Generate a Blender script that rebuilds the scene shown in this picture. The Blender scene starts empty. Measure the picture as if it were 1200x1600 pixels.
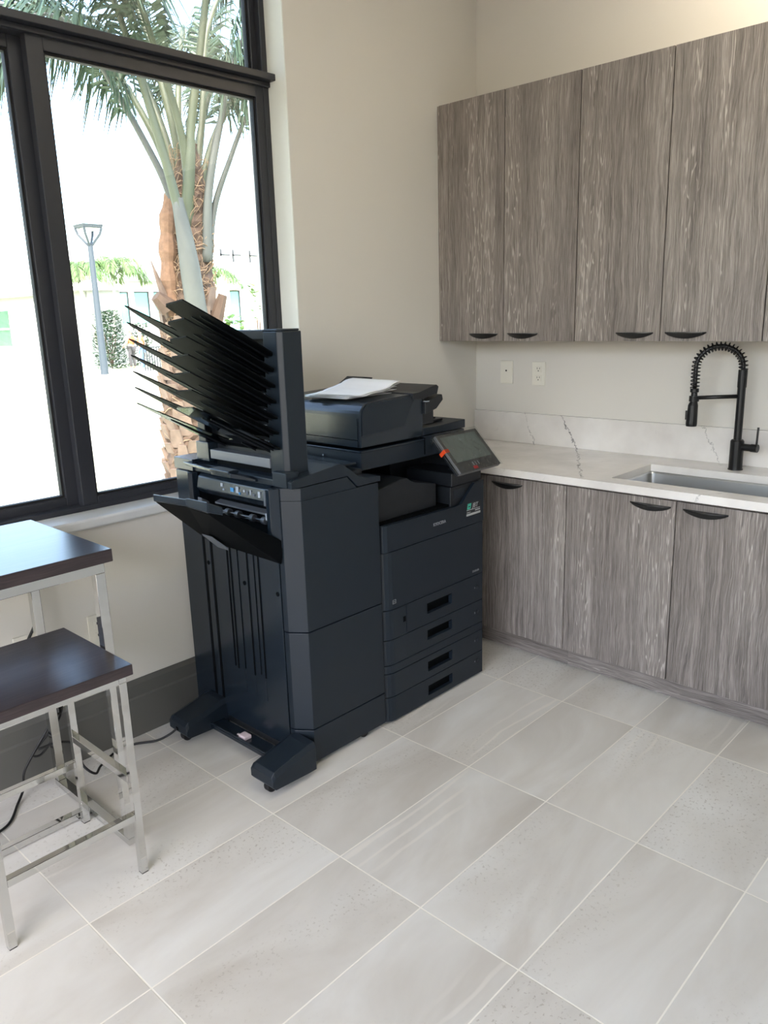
import bpy, bmesh, math, random
from mathutils import Vector, Matrix
R0 = random.Random(7)
S = bpy.context.scene
COL = S.collection

# ------------------------------------------------------------------ camera
cam_d = bpy.data.cameras.new('camera')
cam = bpy.data.objects.new('camera', cam_d)
COL.objects.link(cam)
cam_d.sensor_fit = 'VERTICAL'
cam_d.sensor_height = 36.0
cam_d.lens = 27.603
cam_d.clip_start = 0.05
cam_d.clip_end = 500
_r = ((0.7289438686, 0.6839601946, -0.0289704782),
      (0.1466438013, -0.1973452612, -0.9693041027),
      (-0.6686826092, 0.7023199414, -0.2441521410))
# camera looks along local -Z; _r rows are right, down, forward
M = Matrix(((_r[0][0], -_r[1][0], -_r[2][0], 1.764371),
            (_r[0][1], -_r[1][1], -_r[2][1], -2.525602),
            (_r[0][2], -_r[1][2], -_r[2][2], 1.511303), (0, 0, 0, 1)))
cam.matrix_world = M
S.camera = cam

# ------------------------------------------------------------------ world, sun, lamps, exposure
W = bpy.data.worlds.new('world')
S.world = W
W.use_nodes = True
wn = W.node_tree
sky = wn.nodes.new('ShaderNodeTexSky')
sky.sky_type = 'NISHITA'
sky.sun_disc = False
sky.sun_elevation = math.radians(52)
sky.sun_rotation = math.radians(130)
sky.air_density = 1.0
sky.dust_density = 3.6
wn.links.new(sky.outputs[0], wn.nodes['Background'].inputs[0])
wn.nodes['Background'].inputs[1].default_value = 1.75


def light(name, kind, loc, rot, energy, color, size=None, size_y=None):
    d = bpy.data.lights.new(name, kind)
    d.energy = energy
    d.color = color
    if kind == 'AREA':
        d.shape = 'RECTANGLE'
        d.size = size
        d.size_y = size_y
    o = bpy.data.objects.new(name, d)
    COL.objects.link(o)
    o.location = loc
    o.rotation_euler = rot
    return o


sun = light('sun', 'SUN', (0, 0, 20), (0, 0, 0), 4.5, (1.0, 0.95, 0.86))
sun.data.angle = math.radians(0.6)
# sun stands behind the building, to the south-east, high
sd = Vector((-0.62, 0.42, -0.80)).normalized()
sun.rotation_euler = sd.to_track_quat('-Z', 'Y').to_euler()
# recessed ceiling panels of the room (all above and behind the frame)
wash = light('ceiling_lamp', 'AREA', (1.15, 0.22, 3.36), (0, 0, 0), 26, (1.0, 0.88, 0.70), 0.9, 0.2)
wash.data.spread = math.radians(120)
wash.rotation_euler = Vector((0.0, 0.80, -0.45)).to_track_quat('-Z', 'Y').to_euler()
light('ceiling_lamp', 'AREA', (1.2, -0.75, 3.38), (0, 0, 0), 13, (1.0, 0.95, 0.88), 1.2, 0.3)
# daylight entering by the big window behind the photographer
light('daylight_opening', 'AREA', (1.9, -4.9, 1.9), (math.radians(90), 0, 0), 10, (0.94, 0.975, 1.0), 3.6, 2.2)

S.view_settings.view_transform = 'Standard'
S.view_settings.look = 'None'
S.view_settings.gamma = 1
S.view_settings.use_curve_mapping = False
S.view_settings.exposure = 0.0


# ------------------------------------------------------------------ materials
def srgb(r, g, b):
    def f(c):
        c /= 255.0
        return c / 12.92 if c <= 0.04045 else ((c + 0.055) / 1.055) ** 2.4
    return (f(r), f(g), f(b), 1)


MATS = {}


def mat(name, col=(200, 200, 200), rough=0.5, metal=0.0, spec=0.5, noise=0.0, nscale=20, bump=0.0, bscale=60, coat=0.0):
    """principled material with a slight procedural variation of tone and surface"""
    m = bpy.data.materials.new(name)
    m.use_nodes = True
    nt = m.node_tree
    b = nt.nodes['Principled BSDF']
    c = srgb(*col)
    b.inputs['Base Color'].default_value = c
    b.inputs['Roughness'].default_value = rough
    b.inputs['Metallic'].default_value = metal
    b.inputs['Specular IOR Level'].default_value = spec
    b.inputs['Coat Weight'].default_value = coat
    b.inputs['Coat Roughness'].default_value = 0.1
    tc = nt.nodes.new('ShaderNodeTexCoord')
    n = nt.nodes.new('ShaderNodeTexNoise')
    n.inputs['Scale'].default_value = nscale
    n.inputs['Detail'].default_value = 5
    nt.links.new(tc.outputs['Object'], n.inputs['Vector'])
    mr = nt.nodes.new('ShaderNodeMapRange')
    mr.inputs['To Min'].default_value = 1 - noise
    mr.inputs['To Max'].default_value = 1 + noise
    nt.links.new(n.outputs['Fac'], mr.inputs['Value'])
    mx = nt.nodes.new('ShaderNodeVectorMath')
    mx.operation = 'SCALE'
    mx.inputs[0].default_value = c[:3]
    nt.links.new(mr.outputs[0], mx.inputs['Scale'])
    nt.links.new(mx.outputs[0], b.inputs['Base Color'])
    if bump:
        n2 = nt.nodes.new('ShaderNodeTexNoise')
        n2.inputs['Scale'].default_value = bscale
        n2.inputs['Detail'].default_value = 3
        nt.links.new(tc.outputs['Object'], n2.inputs['Vector'])
        bp = nt.nodes.new('ShaderNodeBump')
        bp.inputs['Strength'].default_value = bump
        bp.inputs['Distance'].default_value = 0.002
        nt.links.new(n2.outputs['Fac'], bp.inputs['Height'])
        nt.links.new(bp.outputs[0], b.inputs['Normal'])
    MATS[name] = m
    return m


class NT:
    """tiny helper for hand-made node trees"""
    def __init__(s, name):
        s.m = bpy.data.materials.new(name)
        s.m.use_nodes = True
        s.t = s.m.node_tree
        s.b = s.t.nodes['Principled BSDF']
        MATS[name] = s.m

    def n(s, typ, **k):
        nd = s.t.nodes.new(typ)
        for a, v in k.items():
            setattr(nd, a, v)
        return nd

    def put(s, sock, v):
        if isinstance(v, bpy.types.NodeSocket):
            s.t.links.new(v, sock)
        else:
            sock.default_value = v

    def math(s, op, a, b=0.0, c=0.0):
        nd = s.n('ShaderNodeMath', operation=op)
        s.put(nd.inputs[0], a)
        s.put(nd.inputs[1], b)
        s.put(nd.inputs[2], c)
        return nd.outputs[0]

    def xyz(s, v):
        nd = s.n('ShaderNodeSeparateXYZ')
        s.put(nd.inputs[0], v)
        return nd.outputs

    def comb(s, x, y, z):
        nd = s.n('ShaderNodeCombineXYZ')
        s.put(nd.inputs[0], x)
        s.put(nd.inputs[1], y)
        s.put(nd.inputs[2], z)
        return nd.outputs[0]

    def noise(s, v, scale, detail=4, rough=0.5, dist=0.0):
        nd = s.n('ShaderNodeTexNoise')
        s.put(nd.inputs['Vector'], v)
        nd.inputs['Scale'].default_value = scale
        nd.inputs['Detail'].default_value = detail
        nd.inputs['Roughness'].default_value = rough
        nd.inputs['Distortion'].default_value = dist
        return nd.outputs['Fac']

    def ramp(s, v, stops, interp='LINEAR'):
        nd = s.n('ShaderNodeValToRGB')
        nd.color_ramp.interpolation = interp
        e = nd.color_ramp.elements
        while len(e) < len(stops):
            e.new(0.5)
        for el, (p, c) in zip(e, stops):
            el.position = p
            el.color = c if len(c) == 4 else (*c, 1)
        s.put(nd.inputs[0], v)
        return nd.outputs[0]

    def mix(s, f, a, b, blend='MIX'):
        nd = s.n('ShaderNodeMix', data_type='RGBA', blend_type=blend)
        s.put(nd.inputs[0], f)
        s.put(nd.inputs[6], a)
        s.put(nd.inputs[7], b)
        return nd.outputs[2]

    def pos(s):
        return s.n('ShaderNodeNewGeometry').outputs['Position']

    def vadd(s, a, b):
        nd = s.n('ShaderNodeVectorMath', operation='ADD')
        s.put(nd.inputs[0], a)
        s.put(nd.inputs[1], b)
        return nd.outputs[0]

    def smooth(s, v, lo, hi, a=0.0, b=1.0):
        nd = s.n('ShaderNodeMapRange', interpolation_type='SMOOTHSTEP')
        s.put(nd.inputs['Value'], v)
        nd.inputs['From Min'].default_value = lo
        nd.inputs['From Max'].default_value = hi
        nd.inputs['To Min'].default_value = a
        nd.inputs['To Max'].default_value = b
        return nd.outputs[0]

    def bump(s, h, strength, dist=0.002):
        bp = s.n('ShaderNodeBump')
        bp.inputs['Strength'].default_value = strength
        bp.inputs['Distance'].default_value = dist
        s.put(bp.inputs['Height'], h)
        s.t.links.new(bp.outputs[0], s.b.inputs['Normal'])


def g(v):
    return (v, v, v, 1)


# floor tile: 305 x 610 mm porcelain, stacked, pale grout
def floor_mat():
    t = NT('floor_tile')
    p = t.pos()
    x, y, z = t.xyz(p)
    TX, TY = 0.3048, 0.6096
    fx = t.math('DIVIDE', x, TX)
    fy = t.math('DIVIDE', y, TY)
    ix = t.math('FLOOR', fx)
    iy = t.math('FLOOR', fy)
    # distance to nearest joint, in metres
    dx = t.math('MULTIPLY', t.math('PINGPONG', fx, 0.5), TX)
    dy = t.math('MULTIPLY', t.math('PINGPONG', fy, 0.5), TY)
    d = t.math('MINIMUM', dx, dy)
    joint = t.smooth(d, 0.0014, 0.0026, 1.0, 0.0)
    wn_ = t.n('ShaderNodeTexWhiteNoise', noise_dimensions='2D')
    t.put(wn_.inputs['Vector'], t.comb(ix, iy, 0.0))
    rc = wn_.outputs['Color']
    rv = wn_.outputs['Value']
    r3 = t.xyz(rc)
    off = t.comb(t.math('MULTIPLY', r3[0], 40.0), t.math('MULTIPLY', r3[1], 40.0), t.math('MULTIPLY', r3[2], 40.0))
    st = t.comb(t.math('MULTIPLY', x, 2.6), t.math('MULTIPLY', y, 0.9), 0.0)
    v = t.vadd(st, off)
    cloud = t.noise(v, 1.6, 5, 0.55, 0.6)
    base = t.ramp(cloud, [(0.28, srgb(182, 177, 169)), (0.5, srgb(199, 196, 190)), (0.72, srgb(213, 212, 208))])
    # layered stone veins: thin sinuous bands, only in part of each tile
    w = t.n('ShaderNodeTexWave', wave_type='BANDS', bands_direction='X')
    t.put(w.inputs['Vector'], v)
    w.inputs['Scale'].default_value = 2.3
    w.inputs['Distortion'].default_value = 9.0
    w.inputs['Detail'].default_value = 3
    w.inputs['Detail Scale'].default_value = 0.7
    w.inputs['Detail Roughness'].default_value = 0.5
    veins = t.smooth(w.outputs['Fac'], 0.78, 1.0)
    vm = t.smooth(t.noise(v, 1.1, 1), 0.62, 0.74)
    veinf = t.math('MULTIPLY', t.math('MULTIPLY', veins, vm), 0.55)
    base = t.mix(veinf, base, srgb(222, 217, 208))
    # speckled pits in patches
    sp = t.noise(t.comb(t.math('MULTIPLY', x, 1.2), y, 0.0), 85.0, 2, 0.6)
    spm = t.smooth(t.noise(v, 1.3, 2), 0.5, 0.68)
    spk = t.math('MULTIPLY', t.smooth(sp, 0.58, 0.68), spm)
    base = t.mix(t.math('MULTIPLY', spk, 0.6), base, srgb(150, 143, 132))
    # tile to tile tone
    tone = t.math('MULTIPLY_ADD', rv, 0.07, 0.965)
    sc = t.n('ShaderNodeVectorMath', operation='SCALE')
    t.put(sc.inputs[0], base)
    t.put(sc.inputs['Scale'], tone)
    colr = t.mix(joint, sc.outputs[0], srgb(228, 224, 214))
    t.put(t.b.inputs['Base Color'], colr)
    t.put(t.b.inputs['Roughness'], t.math('MULTIPLY_ADD', joint, 0.3, 0.36))
    t.b.inputs['Specular IOR Level'].default_value = 0.4
    t.bump(t.math('SUBTRACT', t.math('MULTIPLY', cloud, 0.12), joint), 0.5, 0.001)


def wood_mat(name, dark, mid, light_, axis='z'):
    """laminate with tight vertical grain and pale wavy cathedral lines"""
    t = NT(name)
    oi = t.n('ShaderNodeObjectInfo')
    p = t.pos()
    x, y, z = t.xyz(p)
    if axis == 'z':
        u = t.math('ADD', x, t.math('MULTIPLY', y, 0.9))
        l = z
    elif axis == 'x':
        u = t.math('ADD', y, t.math('MULTIPLY', z, 0.9))
        l = x
    else:
        u = t.math('ADD', x, t.math('MULTIPLY', z, 0.9))
        l = y
    r = t.math('MULTIPLY', oi.outputs['Random'], 17.0)
    uu = t.math('ADD', u, r)
    # gentle wander of the grain along the length
    wob = t.noise(t.comb(t.math('MULTIPLY', uu, 7.0), t.math('MULTIPLY', l, 2.2), r), 1.0, 4, 0.6)
    uw = t.math('MULTIPLY_ADD', wob, 0.05, uu)
    fine = t.noise(t.comb(t.math('MULTIPLY', uw, 330.0), t.math('MULTIPLY', l, 7.0), r), 1.0, 4, 0.7)
    med = t.noise(t.comb(t.math('MULTIPLY', uw, 55.0), t.math('MULTIPLY', l, 1.3), r), 1.0, 3, 0.6)
    big = t.noise(t.comb(t.math('MULTIPLY', uw, 9.0), t.math('MULTIPLY', l, 0.5), r), 1.0, 2, 0.5)
    f = t.math('ADD', t.math('MULTIPLY', fine, 0.58), t.math('ADD', t.math('MULTIPLY', med, 0.25), t.math('MULTIPLY', big, 0.17)))
    base = t.ramp(f, [(0.38, dark), (0.5, mid), (0.61, light_)])
    # pale wavy ring lines in vertical zones
    ring = t.noise(t.comb(t.math('MULTIPLY', uu, 11.0), t.math('MULTIPLY', l, 0.75), r), 1.0, 4, 0.6, 0.15)
    rg = t.math('PINGPONG', t.math('MULTIPLY', ring, 40.0), 1.0)
    line = t.smooth(rg, 0.72, 0.94)
    zone = t.smooth(t.noise(t.comb(t.math('MULTIPLY', uu, 9.0), t.math('MULTIPLY', l, 0.35), r), 1.0, 1), 0.47, 0.6)
    brk = t.smooth(t.noise(t.comb(t.math('MULTIPLY', uu, 160.0), t.math('MULTIPLY', l, 5.0), r), 1.0, 2), 0.36, 0.6)
    lf = t.math('MULTIPLY', t.math('MULTIPLY', line, zone), t.math('MULTIPLY', brk, 0.66))
    hl = [min(1, c * 1.75) for c in light_[:3]] + [1]
    colr = t.mix(lf, base, tuple(hl))
    t.put(t.b.inputs['Base Color'], colr)
    t.b.inputs['Roughness'].default_value = 0.5
    t.b.inputs['Specular IOR Level'].default_value = 0.35
    t.bump(fine, 0.12, 0.0006)
    return t


def quartz_mat():
    t = NT('quartz')
    p = t.pos()
    x, y, z = t.xyz(p)
    cl = t.noise(p, 5.0, 4, 0.55)
    base = t.ramp(cl, [(0.3, srgb(208, 203, 198)), (0.6, srgb(222, 218, 213)), (0.8, srgb(230, 227, 223))])
    s = t.math('ADD', z, y)          # unrolled: down the splash, then forward over the top
    wig = t.noise(p, 17.0, 5, 0.75)
    wig = t.math('MULTIPLY', t.math('SUBTRACT', wig, 0.5), 0.08)
    wig2 = t.math('MULTIPLY', t.math('SUBTRACT', t.noise(p, 75.0, 3, 0.7), 0.5), 0.03)

    def vein(a, b, width, strength, s0, s1):
        # line x = a + b*s, fades outside s0..s1
        xc = t.math('MULTIPLY_ADD', s, b, a)
        d = t.math('ABSOLUTE', t.math('ADD', t.math('SUBTRACT', x, xc), t.math('ADD', wig, wig2)))
        m = t.smooth(d, width * 0.3, width, 1.0, 0.0)
        e = t.math('MULTIPLY', t.smooth(s, s0 - 0.05, s0), t.smooth(s, s1, s1 + 0.05, 1.0, 0.0))
        var = t.smooth(t.noise(p, 28.0, 2), 0.30, 0.55, 0.4, 1.0)
        return t.math('MULTIPLY', t.math('MULTIPLY', m, e), t.math('MULTIPLY', var, strength))
    # main crack from (-0.24, top of splash s=.13) to (0.2, front edge s=.6)
    v = vein(0.875, -0.60, 0.0042, 0.95, 1.15, 2.0)
    v2 = vein(0.309, -0.41, 0.0026, 0.6, 1.70, 2.0)
    v3 = vein(1.385, -0.50, 0.0028, 0.55, 1.70, 2.0)
    v4 = vein(0.1, 0.55, 0.003, 0.4, 0.8, 1.5)
    allv = t.math('MAXIMUM', t.math('MAXIMUM', v, v2), t.math('MAXIMUM', v3, v4))
    # faint short feather cracks
    vo = t.n('ShaderNodeTexVoronoi', feature='DISTANCE_TO_EDGE')
    t.put(vo.inputs['Vector'], t.vadd(p, t.comb(wig, wig, wig)))
    vo.inputs['Scale'].default_value = 8.0
    fe = t.smooth(vo.outputs['Distance'], 0.004, 0.02, 1.0, 0.0)
    fm = t.smooth(t.noise(p, 6.0, 2), 0.58, 0.7)
    feath = t.math('MULTIPLY', t.math('MULTIPLY', fe, fm), 0.18)
    f = t.math('MAXIMUM', allv, feath)
    t.put(t.b.inputs['Base Color'], t.mix(f, base, srgb(88, 86, 88)))
    t.b.inputs['Roughness'].default_value = 0.22


def glass_mat(name, tint=(1, 1, 1), refl=1.0):
    m = bpy.data.materials.new(name)
    m.use_nodes = True
    nt = m.node_tree
    nt.nodes.remove(nt.nodes['Principled BSDF'])
    tr = nt.nodes.new('ShaderNodeBsdfTransparent')
    tr.inputs[0].default_value = (*tint, 1)
    gl = nt.nodes.new('ShaderNodeBsdfGlossy')
    gl.inputs['Roughness'].default_value = 0.02
    fr = nt.nodes.new('ShaderNodeFresnel')
    fr.inputs[0].default_value = 1.35
    ml = nt.nodes.new('ShaderNodeMath')
    ml.operation = 'MULTIPLY'
    ml.inputs[1].default_value = refl
    mx = nt.nodes.new('ShaderNodeMixShader')
    nt.links.new(fr.outputs[0], ml.inputs[0])
    nt.links.new(ml.outputs[0], mx.inputs[0])
    nt.links.new(tr.outputs[0], mx.inputs[1])
    nt.links.new(gl.outputs[0], mx.inputs[2])
    nt.links.new(mx.outputs[0], nt.nodes['Material Output'].inputs[0])
    MATS[name] = m


def grass_mat():
    t = NT('lawn')
    p = t.pos()
    n1 = t.noise(p, 0.5, 4, 0.6)
    n2 = t.noise(p, 6.0, 4, 0.7)
    f = t.math('ADD', t.math('MULTIPLY', n1, 0.6), t.math('MULTIPLY', n2, 0.4))
    t.put(t.b.inputs['Base Color'], t.ramp(f, [(0.42, srgb(170, 176, 128)), (0.5, srgb(205, 205, 172)), (0.6, srgb(225, 220, 205))]))
    t.b.inputs['Roughness'].default_value = 0.95
    t.b.inputs['Specular IOR Level'].default_value = 0.1


floor_mat()
wood_mat('grey_laminate', srgb(88, 81, 76), srgb(124, 116, 110), srgb(154, 146, 139))
wood_mat('grey_laminate_x', srgb(88, 81, 76), srgb(124, 116, 110), srgb(154, 146, 139), 'x')
dk = wood_mat('dark_laminate', srgb(34, 27, 29), srgb(48, 39, 41), srgb(66, 55, 56), 'y')
dk.b.inputs['Roughness'].default_value = 0.28
dk.b.inputs['Specular IOR Level'].default_value = 0.6
quartz_mat()
glass_mat('window_glass', (0.97, 0.99, 0.98), 1.0)
glass_mat('tray_smoke', (0.12, 0.15, 0.12), 0.5)
glass_mat('film', (0.90, 0.92, 0.92), 1.6)
grass_mat()
mat('wall_paint', (213, 209, 201), 0.85, spec=0.2, noise=0.012, nscale=3, bump=0.08, bscale=260)
mat('wall_paint_white', (226, 228, 222), 0.8, spec=0.2, noise=0.01, nscale=3)
mat('ceiling_paint', (232, 229, 222), 0.9, spec=0.1, noise=0.01)
mat('baseboard_grey', (88, 87, 83), 0.55, noise=0.03, nscale=8)
mat('bronze_frame', (42, 43, 48), 0.38, metal=0.0, spec=0.5, noise=0.03)
mat('rubber_seal', (14, 14, 15), 0.7)
mat('sill_stone', (206, 206, 204), 0.35, noise=0.05, nscale=9)
mat('plastic_navy', (21, 30, 39), 0.42, spec=0.38, noise=0.02, nscale=30, bump=0.12, bscale=900)
mat('plastic_navy_gloss', (23, 32, 41), 0.26, spec=0.5, noise=0.02, bump=0.03, bscale=600)
mat('plastic_deep', (18, 22, 27), 0.45, spec=0.4, noise=0.02)
mat('plastic_black', (6, 8, 10), 0.6, spec=0.06)
mat('plastic_grey', (96, 101, 108), 0.4, noise=0.02)
mat('metal_dark', (96, 99, 102), 0.35, metal=0.8, noise=0.04)
mat('bright_steel', (190, 192, 194), 0.2, metal=1.0, noise=0.03)
mat('chrome', (214, 214, 212), 0.06, metal=1.0, noise=0.01)
mat('sink_steel', (196, 196, 194), 0.34, metal=1.0, noise=0.04, nscale=6, bump=0.03, bscale=200)
mat('matte_black', (16, 16, 17), 0.38, spec=0.45, noise=0.02)
mat('handle_black', (13, 14, 16), 0.3, spec=0.6)
mat('seam_black', (7, 7, 8), 0.9, spec=0.1)
mat('outlet_white', (226, 222, 210), 0.35, noise=0.01)
mat('outlet_slot', (45, 42, 38), 0.6)
mat('paper', (232, 234, 238), 0.8, spec=0.2, noise=0.01)
mat('cord_black', (10, 10, 11), 0.5)
mat('screen_glass', (128, 138, 138), 0.16, spec=0.5, noise=0.10, nscale=14)
mat('bezel_grey', (84, 86, 87), 0.3, noise=0.04, nscale=20)
mat('orange_tape', (205, 68, 24), 0.45, noise=0.05)
mat('red_mark', (170, 40, 48), 0.5, noise=0.05)
mat('sticker_black', (30, 30, 34), 0.5)
mat('sticker_silver', (168, 170, 172), 0.35)
mat('sticker_teal', (60, 170, 146), 0.5)
mat('logo_grey', (128, 130, 135), 0.5)
mat('icon_blue', (80, 150, 205), 0.4)
mat('icon_pale', (168, 176, 186), 0.4)
mat('tag_pale', (206, 190, 196), 0.4, noise=0.08)
mat('cast_rubber', (14, 14, 15), 0.6)
mat('facade_white', (232, 232, 226), 0.9, spec=0.1, noise=0.02, nscale=1)
mat('facade_grey', (150, 152, 150), 0.9, spec=0.1, noise=0.02, nscale=1)
mat('soffit_grey', (150, 152, 148), 0.9, spec=0.1)
mat('teal_glass', (112, 172, 166), 0.2, spec=0.6, noise=0.06, nscale=2)
mat('dark_green_glass', (70, 108, 84), 0.2, spec=0.6, noise=0.3, nscale=2)
mat('roof_metal', (196, 198, 200), 0.6)
mat('galvanized', (56, 64, 72), 0.5, metal=0.3, noise=0.05)
mat('lamp_lens', (200, 204, 204), 0.2)
mat('rail_dark', (48, 52, 56), 0.6)
mat('leaf_dark', (50, 70, 50), 0.5, noise=0.25, nscale=3)
mat('leaf_mid', (104, 132, 78), 0.5, noise=0.25, nscale=3)
mat('leaf_bright', (74, 102, 48), 0.5, noise=0.25, nscale=3)
mat('leaf_pale', (176, 184, 140), 0.6, noise=0.2, nscale=3)
mat('petiole', (74, 80, 60), 0.5, noise=0.22, nscale=5)
mat('petiole_grey', (78, 80, 74), 0.6, noise=0.25, nscale=6)
mat('bark_brown', (80, 64, 52), 0.95, noise=0.5, nscale=14, bump=0.9, bscale=25)
mat('bark_fibrous', (112, 86, 66), 0.95, noise=0.5, nscale=26, bump=1.0, bscale=40)
mat('bark_boot', (104, 88, 76), 0.9, noise=0.6, nscale=11, bump=1.0, bscale=30)
mat('fibre', (132, 110, 86), 0.9, noise=0.4, nscale=9)
mat('trunk_pale', (190, 186, 174), 0.85, noise=0.2, nscale=8)
mat('mulch', (150, 138, 128), 0.95, noise=0.3, nscale=4)
mat('skin', (186, 132, 106), 0.6)
mat('vest_orange', (226, 96, 58), 0.8, noise=0.1)
mat('jeans_blue', (92, 122, 168), 0.85, noise=0.1)
mat('trousers_dark', (62, 60, 62), 0.85, noise=0.1)
mat('hat_white', (236, 234, 226), 0.5)


# ------------------------------------------------------------------ geometry helpers
ROOT = {}


def empty(name, loc, label, cat, group=None):
    o = bpy.data.objects.new(name, None)
    COL.objects.link(o)
    o.empty_display_size = 0.05
    o.location = loc
    ROOT[o] = Vector(loc)
    tag(o, label, cat, group)
    return o


def tag(o, label=None, cat=None, group=None, kind=None):
    if label:
        o['label'] = label
    if cat:
        o['category'] = cat
    if group:
        o['group'] = group
    if kind:
        o['kind'] = kind
    return o


def build(name, bm, m, parent=None, bevel=0.0, smooth=False, seg=2, label=None):
    """link a bmesh (world coordinates) as ONE object; its origin is its thing's base"""
    bmesh.ops.recalc_face_normals(bm, faces=bm.faces)
    if parent is not None:
        L = ROOT[parent]
    else:
        xs = [v.co for v in bm.verts]
        L = Vector((sum(v.x for v in xs) / len(xs), sum(v.y for v in xs) / len(xs), min(v.z for v in xs)))
    bmesh.ops.translate(bm, verts=bm.verts, vec=-L)
    me = bpy.data.meshes.new(name)
    bm.to_mesh(me)
    bm.free()
    me.materials.append(MATS[m])
    o = bpy.data.objects.new(name, me)
    COL.objects.link(o)
    if parent is not None:
        o.parent = parent
    else:
        o.location = L
    ROOT[o] = L
    if smooth:
        for p in me.polygons:
            p.use_smooth = True
    if bevel:
        b = o.modifiers.new('bevel', 'BEVEL')
        b.width = bevel
        b.segments = seg
        b.limit_method = 'ANGLE'
        b.angle_limit = math.radians(35)
        b.harden_normals = False
    if label:
        o['label'] = label
    return o


def copy_tree(o, parent=None, loc=None):
    c = o.copy()
    COL.objects.link(c)
    c.parent = parent
    if loc is not None:
        c.location = loc
    for ch in list(o.children):
        copy_tree(ch, c)
    return c


def box(bm, x0, x1, y0, y1, z0, z1):
    vs = [bm.verts.new((x, y, z)) for x in (x0, x1) for y in (y0, y1) for z in (z0, z1)]
    for f in ((0, 1, 3, 2), (4, 6, 7, 5), (0, 4, 5, 1), (2, 3, 7, 6), (0, 2, 6, 4), (1, 5, 7, 3)):
        bm.faces.new([vs[i] for i in f])
    return bm


def B(*a):
    bm = bmesh.new()
    for q in (a if isinstance(a[0], (tuple, list)) else (a,)):
        box(bm, *q)
    return bm


def prism(bm, poly, axis, a, b):
    """extrude a 2-D polygon along an axis: axis 'x' poly=(y,z), 'y' poly=(x,z), 'z' poly=(x,y)"""
    def P(q, t):
        if axis == 'x':
            return (t, q[0], q[1])
        if axis == 'y':
            return (q[0], t, q[1])
        return (q[0], q[1], t)
    A = [bm.verts.new(P(q, a)) for q in poly]
    C = [bm.verts.new(P(q, b)) for q in poly]
    n = len(poly)
    bm.faces.new(A)
    bm.faces.new(C[::-1])
    for i in range(n):
        j = (i + 1) % n
        bm.faces.new((A[i], C[i], C[j], A[j]))
    return bm


def PR(poly, axis, a, b):
    return prism(bmesh.new(), poly, axis, a, b)


def hull8(bm, top, bot):
    """solid between two equally long 3-D polygons"""
    A = [bm.verts.new(p) for p in top]
    C = [bm.verts.new(p) for p in bot]
    n = len(top)
    bm.faces.new(A)
    bm.faces.new(C[::-1])
    for i in range(n):
        j = (i + 1) % n
        bm.faces.new((A[i], C[i], C[j], A[j]))
    return bm


def tube(bm, pts, r, n=8, cap=True, flat=1.0):
    """round tube through points; r number or list"""
    pts = [Vector(p) for p in pts]
    rs = r if isinstance(r, (list, tuple)) else [r] * len(pts)
    rings = []
    up = None
    for i, p in enumerate(pts):
        a = pts[max(i - 1, 0)]
        b = pts[min(i + 1, len(pts) - 1)]
        d = (b - a)
        if d.length < 1e-9:
            d = Vector((0, 0, 1))
        d.normalize()
        if up is None:
            up = Vector((0, 0, 1)) if abs(d.z) < 0.9 else Vector((1, 0, 0))
        s = d.cross(up)
        if s.length < 1e-6:
            s = d.cross(Vector((0, 1, 0)))
        s.normalize()
        up = s.cross(d).normalized()
        rings.append([bm.verts.new(p + (s * math.cos(k * 2 * math.pi / n) + up * math.sin(k * 2 * math.pi / n) * flat) * rs[i]) for k in range(n)])
    for a, b in zip(rings, rings[1:]):
        for k in range(n):
            j = (k + 1) % n
            bm.faces.new((a[k], a[j], b[j], b[k]))
    if cap:
        bm.faces.new(rings[0][::-1])
        bm.faces.new(rings[-1])
    return bm


def T(pts, r, n=8, **k):
    return tube(bmesh.new(), pts, r, n, **k)


def spline(P, n):
    """Catmull-Rom through P"""
    P = [Vector(p) for p in P]
    Q = [P[0] * 2 - P[1]] + P + [P[-1] * 2 - P[-2]]
    out = []
    for i in range(1, len(Q) - 2):
        for k in range(n):
            t = k / n
            a, b, c, d = Q[i - 1], Q[i], Q[i + 1], Q[i + 2]
            out.append(0.5 * ((2 * b) + (c - a) * t + (2 * a - 5 * b + 4 * c - d) * t * t + (3 * b - a - 3 * c + d) * t ** 3))
    out.append(P[-1])
    return out


def text_mesh(name, s, size, origin, right, up, m, parent, depth=0.0006, shear=0.0, bold=0.0):
    cu = bpy.data.curves.new(name, 'FONT')
    cu.body = s
    cu.size = size
    cu.extrude = depth
    cu.shear = shear
    cu.offset = bold
    tmp = bpy.data.objects.new(name, cu)
    COL.objects.link(tmp)
    bpy.context.view_layer.update()
    dg = bpy.context.evaluated_depsgraph_get()
    me = bpy.data.meshes.new_from_object(tmp.evaluated_get(dg))
    bpy.data.objects.remove(tmp)
    bpy.data.curves.remove(cu)
    r = Vector(right).normalized()
    u = Vector(up).normalized()
    n = r.cross(u)
    bm = bmesh.new()
    bm.from_mesh(me)
    bpy.data.meshes.remove(me)
    o0 = Vector(origin)
    for v in bm.verts:
        v.co = o0 + r * v.co.x + u * v.co.y + n * v.co.z
    return build(name, bm, m, parent)


# ------------------------------------------------------------------ the room
WX = -0.775     # window wall face
KY = 0.885      # kitchen wall face
ZC = 3.4
WY0, WY1 = -4.0, -0.333   # window opening
WZ0, WZ1 = 0.825, 3.15
FX = -0.878     # room-side face of the window frames

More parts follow.
